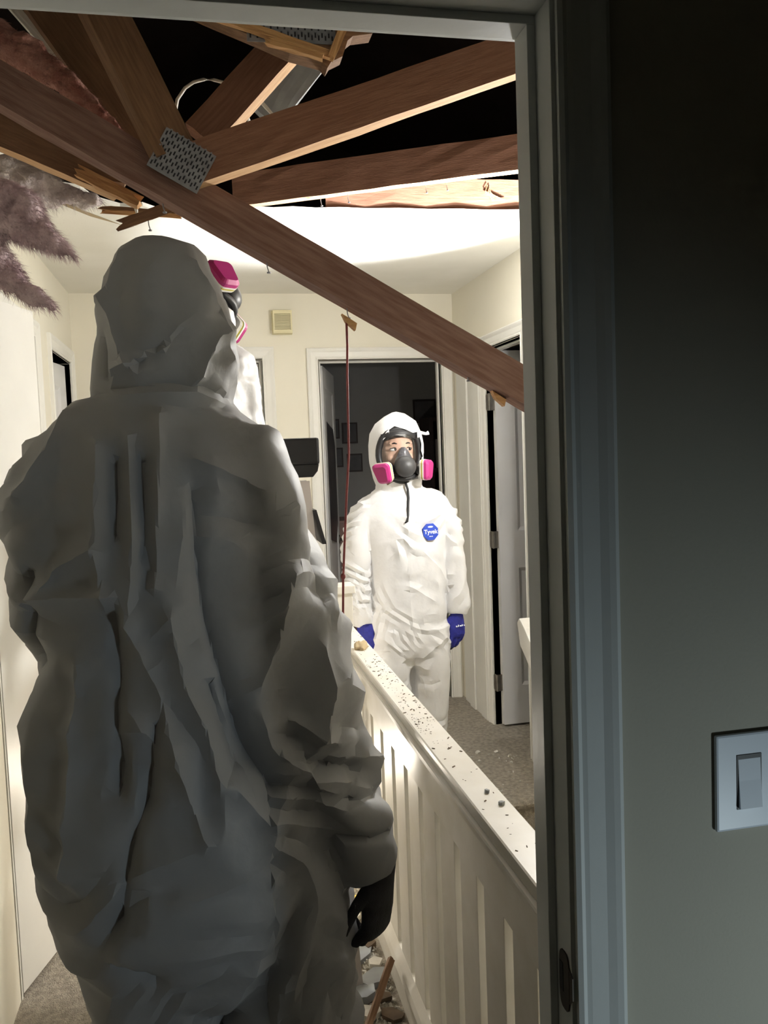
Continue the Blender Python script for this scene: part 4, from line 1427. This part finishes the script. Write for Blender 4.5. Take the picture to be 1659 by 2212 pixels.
arm_b = [(0.93, PY, 1.290, .03, .05), (0.968, PY, 1.268, .045, .065), (0.994, PY, 1.225, .052, .072), (1.012, PY, 1.16, .055, .075), (1.018, PY - .005, 1.06, .055, .072), (1.025, PY - .01, .96, .052, .065), (1.032, PY - .02, .88, .054, .06), (1.032, PY - .03, .83, .052, .055), (1.026, PY - .03, .80, .042, .046)]
la = [(0.735, PY, .76, .088, .125), (0.733, PY, .62, .088, .124), (0.735, PY, .46, .082, .105), (0.737, PY, .30, .075, .09), (0.738, PY, .14, .072, .085), (0.738, PY, .05, .065, .08)]
lb = [(0.905, PY, .76, .088, .125), (0.907, PY, .62, .088, .124), (0.902, PY, .46, .082, .105), (0.895, PY, .30, .074, .09), (0.890, PY, .14, .072, .085), (0.890, PY, .05, .065, .08)]
M3 = Matrix.Translation(Vector((0.797, PY - 0.075, 1.488))) @ Matrix.Rotation(R(4), 4, 'Z')
me = suit([hood, torso, arm_a, arm_b, la, lb], 0.0055, smooth_it=6)
P, N = coords(me), normals(me)
arms = ((P[:, 0] < 0.655) | (P[:, 0] > 0.985)).astype(float) * (P[:, 2] < 1.25)
legs = (P[:, 2] < 0.68).astype(float)
d = crumple(P, [((.5, 0, .85), 9.0, 4.0, 0.012, 5.0), ((-.65, 0, .7), 11.0, 4.5, 0.011, 6.0), ((.95, 0, .3), 14.0, 5.0, 0.007, 7.0), ((.1, .3, 1), 16.0, 5.0, 0.006, 8.0)], 5.0) * np.where(P[:, 2] > 1.36, 0.35, np.clip((P[:, 2] - 0.45) / 0.4, 0.55, 1.0))
d += arms * crumple(P, [((.3, 0, 1), 12.0, 4.0, 0.012, 6.0), ((-.4, 0, 1), 14.0, 4.5, 0.009, 7.0)], 3.0)
d += legs * crumple(P, [((.5, 0, 1), 9.0, 3.6, 0.006, 5.0), ((-.5, 0, 1), 10.0, 3.6, 0.005, 5.0)], 11.0)
front = (P[:, 1] < PY).astype(float)
d += push(P, N, [([(0.80, 1.33), (0.803, 1.15), (0.802, .95), (0.805, .78), (0.812, .66)], 0.006, 0.009), ([(0.82, .625), (0.822, .50), (0.822, .30)], -0.012, 0.012), ([(0.67, .66), (0.76, .625), (0.82, .615), (0.90, .64), (0.97, .70)], -0.006, 0.012),
                 ([(0.70, .72), (0.80, .64)], 0.008, 0.014), ([(0.95, .72), (0.85, .64)], 0.008, 0.014), ([(0.68, 1.02), (0.76, 1.10), (0.80, 1.18)], 0.007, 0.015), ([(0.85, 1.10), (0.95, 1.00), (0.98, .92)], 0.008, 0.014), ([(0.83, .93), (0.93, .86)], 0.007, 0.014)], front)
P = P + N * d[:, None]
setco(me, P)
me = facet(me, 9000, 26)
open_hood(me, M3, 0.088, 0.104)
bvh = BVHTree.FromPolygons([v.co.copy() for v in me.vertices], [tuple(p.vertices) for p in me.polygons])
cov3 = finish('coverall', me, 'tyvek', p3)


def front_y(x, z):
    h = bvh.ray_cast(Vector((x, 2.5, z)), Vector((0, 1, 0)))
    return h[0].y if h[0] else PY - 0.11


# badge
bx, bz = 0.901, 1.166
by = front_y(bx, bz) - 0.012
nb = Vector((0.15, -1, 0.10)).normalized()
ex = Vector((1, 0.15, 0)).normalized()
ez = nb.cross(ex) * -1
if ez.z < 0:
    ez = -ez
bc_ = Vector((bx, by, bz))
mb = MB()
mb.prism([bc_ + ex * 0.036 * math.cos(R(22.5 + 45 * k)) + ez * 0.037 * math.sin(R(22.5 + 45 * k)) for k in range(8)], -nb * 0.012)
bad = mb.build('chest_badge', 'badge_blue', cov3, label='blue octagonal badge with white lettering')


def text_mesh(s, size, c, ex, ez, nb):
    cu_ = bpy.data.curves.new('t', 'FONT')
    cu_.body = s
    cu_.size = size
    cu_.align_x = 'CENTER'
    cu_.align_y = 'CENTER'
    cu_.extrude = 0.0
    cu_.offset = size * 0.018
    ob = bpy.data.objects.new('t', cu_)
    COL.objects.link(ob)
    dg = bpy.context.evaluated_depsgraph_get()
    m_ = bpy.data.meshes.new_from_object(ob.evaluated_get(dg))
    bpy.data.objects.remove(ob)
    vs = [c + ex * v.co.x + ez * v.co.y + nb * 0.0006 for v in m_.vertices]
    fs = [tuple(p.vertices) for p in m_.polygons]
    bpy.data.meshes.remove(m_)
    return MB().add(vs, fs)


text_mesh('Tyvek', 0.0245, bc_, ex, ez, nb).build('lettering', 'badge_white', cov3)
mb = MB()
mb.prism([bc_ + ez * 0.021 + ex * 0.012 * math.cos(2 * math.pi * k / 16) + ez * 0.0035 * math.sin(2 * math.pi * k / 16) + nb * 0.0003 for k in range(16)], nb * 0.0004)
mb.build('emblem', 'badge_white', cov3)
mb = MB()
for k in range(4):
    o_ = bc_ - ez * 0.0185 + ex * (k - 1.5) * 0.0042 + nb * 0.0003
    mb.prism([o_ - ex * 0.0014 - ez * 0.0016, o_ + ex * 0.0014 - ez * 0.0016, o_ + ex * 0.0014 + ez * 0.0016, o_ - ex * 0.0014 + ez * 0.0016], nb * 0.0004)
mb.build('small_print', 'badge_white', cov3)
# black zip tape under the chin
mb = MB()
zp = [(0.806, 1.375), (0.815, 1.345), (0.817, 1.31), (0.812, 1.275), (0.808, 1.24), (0.802, 1.215), (0.792, 1.209)]
pts = []
for x, z in zp:
    pts.append((x, min(front_y(x, z), PY - 0.09) - 0.004, z))
mb.tube(pts, [(0.005, 0.003)] * 6 + [(0.003, 0.003)], 8)
mb.build('zip_strap', 'zip_black', cov3, smooth=True)
# hood tie knot
mb = MB()
mb.tube([(0.893, PY - .03, 1.578), (0.915, PY - .04, 1.572), (0.926, PY - .04, 1.576)], [0.007, 0.006, 0.009], 8, side=(0, 0, 1))
mb.build('hood_toggle', 'tyvek', cov3, smooth=True)
face(p3, M3, look=(0.35, 0.12))
respirator(p3, M3, 1.0)
# gloves: blue back, dark coated palm and fingertips
for (wr, dv, nv, sd, lab) in (((0.620, PY - .035, 0.795), (0.16, -0.05, -1), (0.45, 0.9, 0), 1, 'blue work glove with dark palm'), ((1.024, PY - .035, 0.805), (0.0, -0.06, -1), (-0.40, 0.92, 0), -1, 'blue work glove with dark palm')):
    me = hand(wr, dv, nv, sd, curl=22, size=1.02, thumb_in=0.2)
    P_, N_ = coords(me), normals(me)
    nn = Vector(nv).normalized()
    go = finish('glove', me, ['blue_glove', 'navy_rubber'], p3, label=lab)
    dn = Vector(dv).normalized()
    for pol in me.polygons:
        c = pol.center + ORG[p3.name]
        along = (c - Vector(wr)).dot(dn)
        if pol.normal.dot(nn) > 0.25 and along > 0.0 or along > 0.150:
            pol.material_index = 1
# printed mark on the glove
mb = MB()
for k, (w0, h0) in enumerate(((0.006, 0.004), (0.004, 0.008), (0.007, 0.005), (0.004, 0.008), (0.005, 0.006))):
    x0 = 1.012 + 0.0085 * k
    mb.prism([(x0, PY - .066, 0.748 + 0.001 * k), (x0 + w0, PY - .066, 0.748 + 0.001 * k), (x0 + w0 + 0.001, PY - .064, 0.748 + h0), (x0 + 0.001, PY - .064, 0.750 + h0)], (0, 0.004, 0))
mb.build('glove_print', 'badge_white', p3)
for x in (0.738, 0.890):
    mb = MB()
    mb.tube([(x, PY - .16, 0.03), (x, PY - .14, 0.04), (x, PY - .06, 0.05), (x, PY + .02, 0.055), (x, PY + .08, 0.045), (x, PY + .095, 0.035)], [(0.02, 0.02), (0.04, 0.036), (0.046, 0.048), (0.043, 0.053), (0.038, 0.043), (0.02, 0.02)], 14)
    mb.build('boot', 'rubber_boot', p3, smooth=True)

# ---- middle worker on the ladder, mostly hidden by the nearest one, looking up to the right
QX, QY, QZ = 0.02, 2.30, 0.28
p2 = thing('person', 'hidden middle worker looking up, pink respirator filters beside the nearest hood', 'person', (QX, QY, QZ))
face_dir = Vector((0.84, 0.26, 0.47)).normalized()
yv = -face_dir
xv = Vector((0.28, 0.76, -0.55))
xv = (xv - yv * xv.dot(yv)).normalized()
zv = xv.cross(yv)
M2 = Matrix((xv, yv, zv)).transposed().to_4x4()
M2.translation = Vector((0.075, 2.33, 1.99)) - M2.to_3x3() @ Vector((-0.092, -0.048, -0.066))
hc = M2 @ Vector((0, 0.095, 0.005))
hood = []
for t_, a_, b_ in ((0.155, .02, .02), (0.14, .06, .06), (0.10, .095, .10), (0.05, .112, .118), (0.0, .114, .12), (-0.05, .11, .115), (-0.10, .10, .10), (-0.16, .095, .095)):
    q = M2 @ Vector((0, 0.100, t_))
    hood.append((q.x, q.y, q.z + 0.012, a_ * 1.08, b_ * 1.08))
neck = [(hc.x - 0.01, hc.y, 1.93, .09, .09), (0.0, 2.34, 1.84, .09, .09), (0.0, 2.33, 1.76, .10, .09)]
torso = [(0.005, 2.33, 1.83, .10, .08), (-0.005, 2.33, 1.80, .15, .09), (-0.01, 2.33, 1.76, .155, .11), (-0.015, 2.32, 1.68, .152, .13), (-0.015, 2.31, 1.55, .150, .135), (0.0, 2.30, 1.40, .145, .13), (0.01, 2.29, 1.25, .155, .13), (0.01, 2.28, 1.10, .165, .135), (0.01, 2.27, 1.02, .16, .13), (0.01, 2.27, .97, .12, .10)]
arm_a = [(-0.13, 2.33, 1.77, .05, .07), (-0.17, 2.33, 1.72, .06, .08), (-0.20, 2.33, 1.6, .065, .08), (-0.215, 2.32, 1.45, .06, .07), (-0.21, 2.28, 1.32, .055, .065), (-0.18, 2.22, 1.22, .045, .05)]
arm_b = [(0.06, 2.33, 1.78, .06, .075), (0.085, 2.33, 1.72, .065, .08), (0.095, 2.33, 1.6, .065, .08), (0.10, 2.34, 1.45, .06, .07), (0.105, 2.32, 1.32, .055, .06), (0.10, 2.28, 1.20, .045, .05)]
la = [(-0.055, 2.27, 1.05, .09, .12), (-0.055, 2.26, .85, .085, .10), (-0.05, 2.25, .60, .075, .09), (-0.045, 2.24, .35, .065, .08)]
lb = [(0.085, 2.27, 1.05, .09, .12), (0.09, 2.26, .85, .085, .10), (0.10, 2.25, .60, .075, .09), (0.105, 2.24, .35, .065, .08)]
mb = MB()
mb.tube([r[:3] for r in hood], [(r[3], r[4]) for r in hood], 24, side=xv)
for c in (neck, torso, arm_a, arm_b, la, lb):
    mb.tube([r[:3] for r in c], [(r[3], r[4]) for r in c], 24)
me = remesh(mb, 0.009, 5)
P, N = coords(me), normals(me)
d = np.clip(ridged(P, 12, 6.3), -1, 1) * 0.010 + np.clip(ridged(P, 24, 2.2), -1, 1) * 0.004 - 0.004
P = P + N * d[:, None]
setco(me, P)
open_hood(me, M2, 0.088, 0.104)
finish('coverall', me, 'tyvek', p2)
face(p2, M2, look=(0, 0.6))
respirator(p2, M2, 1.0)
for (wr, dv, nv, sd) in (((-0.165, 2.19, 1.19), (0.3, -0.5, -0.8), (0.8, 0.3, 0), -1), ((0.10, 2.27, 1.17), (0, -0.2, -1), (-0.8, 0.3, 0), 1)):
    finish('glove', hand(wr, dv, nv, sd, curl=25, size=0.95), 'black_glove', p2)
for x in (-0.045, 0.105):
    mb = MB()
    mb.tube([(x, 2.13, 0.325), (x, 2.17, 0.335), (x, 2.22, 0.34), (x, 2.30, 0.325), (x, 2.36, 0.315), (x, 2.375, 0.31)], [(0.03, 0.03), (0.04, 0.05), (0.043, 0.055), (0.045, 0.043), (0.04, 0.034), (0.02, 0.02)], 14)
    mb.build('boot', 'rubber_boot', p2, smooth=True)

# ------------------------------------------------------------------ work light on its stand (round the corner) and lantern
wl = thing('work_light', 'twin headed work light on a tripod stand in the stairwell', 'work light', (1.24, 2.80, -0.555))
zf = -0.555
MB().tube([(1.24, 2.80, zf + 0.25), (1.24, 2.80, 1.84)], 0.014, 12).build('pole', 'lamp_yellow', wl)
for k in range(3):
    a = R(90 + 120 * k)
    dy = 0.10 if k == 0 else 0.11
    MB().tube([(1.24, 2.80, zf + 0.50), (1.24 + 0.16 * math.cos(a), 2.80 + dy * math.sin(a), zf + 0.005)], 0.009, 8).build('leg', 'lamp_yellow', wl)
MB().box(1.14, 1.34, 2.785, 2.815, 1.80, 1.825).build('crossbar', 'lamp_yellow', wl)
for c, tgt in ((LAMP_B, Vector((0.975, 3.13, 2.42))),):
    zd = (tgt - c).normalized()
    Mh = zd.to_track_quat('Z', 'Y').to_matrix().to_4x4()
    Mh.translation = c - zd * 0.075
    mb = MB()
    ring0 = [(-0.05, -0.04, -0.06), (0.05, -0.04, -0.06), (0.05, 0.04, -0.06), (-0.05, 0.04, -0.06)]
    ring1 = [(-0.085, -0.065, 0.0), (0.085, -0.065, 0.0), (0.085, 0.065, 0.0), (-0.085, 0.065, 0.0)]
    mb.add([Mh @ Vector(p) for p in ring0 + ring1], [(3, 2, 1, 0), (4, 5, 6, 7), (0, 1, 5, 4), (1, 2, 6, 5), (2, 3, 7, 6), (3, 0, 4, 7)])
    hd = mb.build('lamp_head', 'ladder_black', wl)
    mb = MB()
    mb.box(-0.072, 0.072, -0.052, 0.052, 0.002, 0.006, Mh)
    mb.build('lens', 'lamp_lens', hd)
    MB().tube([tuple(c - zd * 0.14), (c.x * .5 + 0.62, 2.80, 1.81)], 0.008, 6).build('yoke', 'lamp_yellow', wl)


def globe_lamp(root, c, r, material):
    """emitting globe in a wire cage on a socket"""
    c = Vector(c)
    MB().ell(c, (r, r, r), None, 20, 14).build('globe', material, root, smooth=True)
    MB().tube([c - Vector((0, 0, r + 0.05)), c - Vector((0, 0, r + 0.004))], [0.028, 0.024], 14).build('socket', 'ladder_black', root)
    for k in range(4):
        an = math.pi * k / 4
        pts = [c + Vector((math.cos(an) * math.cos(t) * (r + 0.022), math.sin(an) * math.cos(t) * (r + 0.022), math.sin(t) * (r + 0.022))) for t in [R(-60 + 15 * j) for j in range(21)]]
        MB().tube(pts, 0.0012, 5, side=(0, 0, 1)).build('cage_wire', 'steel', root)


globe_lamp(wl, LAMP_A, 0.045, 'globe_light')
MB().tube([(1.22, 2.80, 1.81), (1.21, 2.68, 1.70), tuple(LAMP_A - Vector((0, 0, 0.09)))], 0.008, 6).build('arm', 'lamp_yellow', wl)
hl = thing('floor_lantern', 'caged lantern glowing on the hall carpet behind the nearest worker', 'lantern', (HALL_LANTERN.x, HALL_LANTERN.y, 0))
MB().tube([(HALL_LANTERN.x, HALL_LANTERN.y, z) for z in (0.0, 0.02, 0.10, 0.24, 0.27)], [0.07, 0.075, 0.07, 0.065, 0.03], 18).build('base', 'lamp_yellow', hl)
globe_lamp(hl, HALL_LANTERN, 0.04, 'hall_globe')

ln = thing('lantern', 'small battery lantern standing on a stool in the bedroom', 'lantern', (1.39, -0.27, 0.0))
MB().box(1.25, 1.53, -0.41, -0.13, 0.215, 0.24).build('stool_top', 'fresh_wood', ln, bevel=0.004)
for x in (1.27, 1.49):
    for y in (-0.39, -0.17):
        MB().box(x, x + 0.022, y, y + 0.022, 0.0, 0.215).build('leg', 'fresh_wood', ln)
MB().tube([(1.39, -0.28, 0.24), (1.39, -0.28, 0.255), (1.39, -0.28, 0.44), (1.39, -0.28, 0.46)], [0.05, 0.055, 0.055, 0.03], 18).build('body', 'ladder_black', ln)
MB().tube([(1.362, -0.232, 0.36), (1.357, -0.223, 0.36)], 0.035, 18).build('lens', 'offwhite', ln)

# ------------------------------------------------------------------ debris
rng = random.Random(21)


def chunk(name, c, s, material, label, cat, group, rz=None, flat=0.35):
    M_ = Matrix.Translation(Vector(c)) @ Matrix.Rotation(rng.uniform(0, 6.28) if rz is None else rz, 4, 'Z') @ Matrix.Rotation(rng.uniform(-.12, .12), 4, 'X')
    k = rng.randint(5, 7)
    poly = []
    for i in range(k):
        a = 2 * math.pi * i / k + rng.uniform(-.3, .3)
        r_ = rng.uniform(0.7, 1.1)
        poly.append(Vector((s[0] * r_ * math.cos(a), s[1] * r_ * math.sin(a), 0)))
    mb = MB()
    mb.prism(poly, (0, 0, s[2]), M_)
    return tag(mb.build(name, material), label, cat, group)


spots = [(0.40, 2.52, 'drywall'), (0.37, 2.42, 'debris_grey'), (0.42, 2.36, 'drywall'), (0.33, 2.33, 'drywall'), (0.39, 2.28, 'debris_grey'), (0.35, 2.22, 'debris_grey'), (0.41, 2.20, 'debris_brown'), (0.36, 2.14, 'drywall'), (0.30, 2.17, 'debris_brown'),
         (0.43, 2.12, 'debris_brown'), (0.38, 2.06, 'drywall'), (0.32, 2.04, 'debris_brown'), (0.42, 2.03, 'debris_brown'), (0.27, 2.10, 'drywall'), (0.40, 2.62, 'drywall'), (0.42, 2.70, 'debris_yellow'), (0.37, 1.98, 'debris_brown'), (0.43, 2.45, 'debris_brown')]
for i, (x, y, m_) in enumerate(spots):
    nm, lb_, ct = {'drywall': ('drywall_chunk', 'broken pale drywall chunk on the carpet beside the balusters', 'drywall'), 'debris_grey': ('plaster_slab', 'flat grey plaster slab on the carpet beside the balusters', 'plaster'),
                   'debris_brown': ('rubble_piece', 'dark brown rubble piece on the carpet beside the balusters', 'rubble'), 'debris_yellow': ('yellow_scrap', 'yellowish scrap on the carpet under the black glove', 'scrap')}[m_]
    sc_ = 1.5 if m_ == 'debris_grey' else 1.0
    chunk(nm, (min(x, 0.415), y, 0.002), (rng.uniform(.022, .045) * sc_, rng.uniform(.018, .03) * sc_, rng.uniform(.008, .02)), m_, lb_, ct, nm.replace('_', ' ') + 's on the hall carpet')
mb = MB()
lumber(mb, (0.285, 1.93, 0.045), (0.438, 2.22, 0.10), 0.018, 0.010, (0.3, -1, 0.5), seg=6, jag0=0.03)
tag(mb.build('wood_lath', 'old_lumber'), 'thin reddish lath leaning on the bottom rail among rubble', 'lath')
mb = MB()
for _ in range(500):
    x, y = rng.uniform(0.365, 0.44), rng.uniform(1.9, 2.95)
    s_ = rng.uniform(.002, .007)
    M_ = Matrix.Translation((x, y, s_ * .4)) @ Matrix.Rotation(rng.uniform(0, 6), 4, (rng.random(), rng.random(), rng.random()))
    mb.box(-s_, s_, -s_ * .7, s_ * .7, -s_ * .4, s_ * .4, M_)
tag(mb.build('floor_crumbs', 'drywall', org=(0.2, 2.3, 0)), 'fine pale plaster crumbs scattered on the hall carpet', 'crumbs', kind='stuff')
mb = MB()
for _ in range(60):
    x, y = rng.uniform(1.0, 1.42), rng.uniform(3.42, 3.95)
    s_ = rng.uniform(.004, .011) if rng.random() < .3 else rng.uniform(.002, .005)
    M_ = Matrix.Translation((x, y, s_ * .4)) @ Matrix.Rotation(rng.uniform(0, 6), 4, (rng.random(), rng.random(), rng.random()))
    mb.box(-s_, s_, -s_ * .7, s_ * .7, -s_ * .5, s_ * .5, M_)
tag(mb.build('landing_crumbs', 'drywall', org=(1.2, 3.6, 0)), 'small white plaster crumbs on the landing carpet', 'crumbs', kind='stuff')
# crumbs on the railing cap
mb = MB()
for k in range(230):
    y = rng.choice([rng.gauss(2.45, .12), rng.gauss(2.0, .10), rng.gauss(2.15, .25), rng.uniform(1.15, 3.1)])
    y = min(max(y, 1.13), 3.1)
    x = rng.uniform(0.456, 0.514)
    s_ = rng.choice([.0005, .0006, .0008, .0009, .0011, .0018])
    M_ = Matrix.Translation((x, y, capz + s_ * .35)) @ Matrix.Rotation(rng.uniform(0, 6), 4, 'Z')
    mb.box(-s_ * rng.uniform(1, 4), s_ * 1.5, -s_ * .6, s_ * .6, -s_ * .3, s_ * .5, M_)
tag(mb.build('cap_crumbs', 'debris_brown', org=(0.485, 2.1, capz)), 'dark crumbs and grit lying on the railing cap', 'crumbs', kind='stuff')
for (x, y) in ((0.492, 1.50), (0.500, 1.44)):
    chunk('plaster_lump', (x, y, capz), (.006, .005, .006), 'debris_grey', 'small grey plaster lump on the near railing cap', 'plaster', 'lumps on the railing cap')
mb = MB()
for k in range(5):
    mb.tube([(0.462 + 0.008 * k, 2.74 + 0.02 * math.sin(k * 2), capz + 0.003), (0.468 + 0.008 * k, 2.76, capz + 0.014 + 0.004 * (k % 2)), (0.476 + 0.007 * k, 2.78 - 0.02 * (k % 3), capz + 0.004)], [0.008, 0.012, 0.007], 8)
me = remesh(mb, 0.004, 2)
q = thing('torn_tape', 'crumpled pale scrap of paper tape on the railing cap', 'paper scrap', (0.48, 2.76, capz))
finish('scrap', me, 'paper', q)
# rubble on the stairs seen between the balusters
for (x, y, m_) in ((0.78, 2.72, 'debris_orange'), (0.70, 2.45, 'debris_yellow'), (0.9, 2.5, 'drywall'), (0.66, 2.2, 'drywall'), (0.8, 2.25, 'debris_brown'), (0.72, 1.95, 'drywall'), (0.85, 1.98, 'debris_grey'), (0.64, 1.7, 'drywall'), (0.75, 1.72, 'debris_brown')):
    i = int((3.35 - y) / 0.25)
    z = -0.185 * (i + 1)
    nm, lb_ = {'debris_orange': ('orange_scrap', 'orange scrap on the stairs behind the balusters'), 'debris_yellow': ('yellow_scrap', 'yellow scrap on the stairs behind the balusters'), 'drywall': ('drywall_chunk', 'pale drywall chunk fallen on the stairs'),
               'debris_brown': ('rubble_piece', 'brown rubble piece fallen on the stairs'), 'debris_grey': ('plaster_slab', 'grey plaster slab fallen on the stairs')}[m_]
    chunk(nm, (x, y, z + 0.001), (.09, .07, .05), m_, lb_, 'rubble', 'rubble on the stairs')
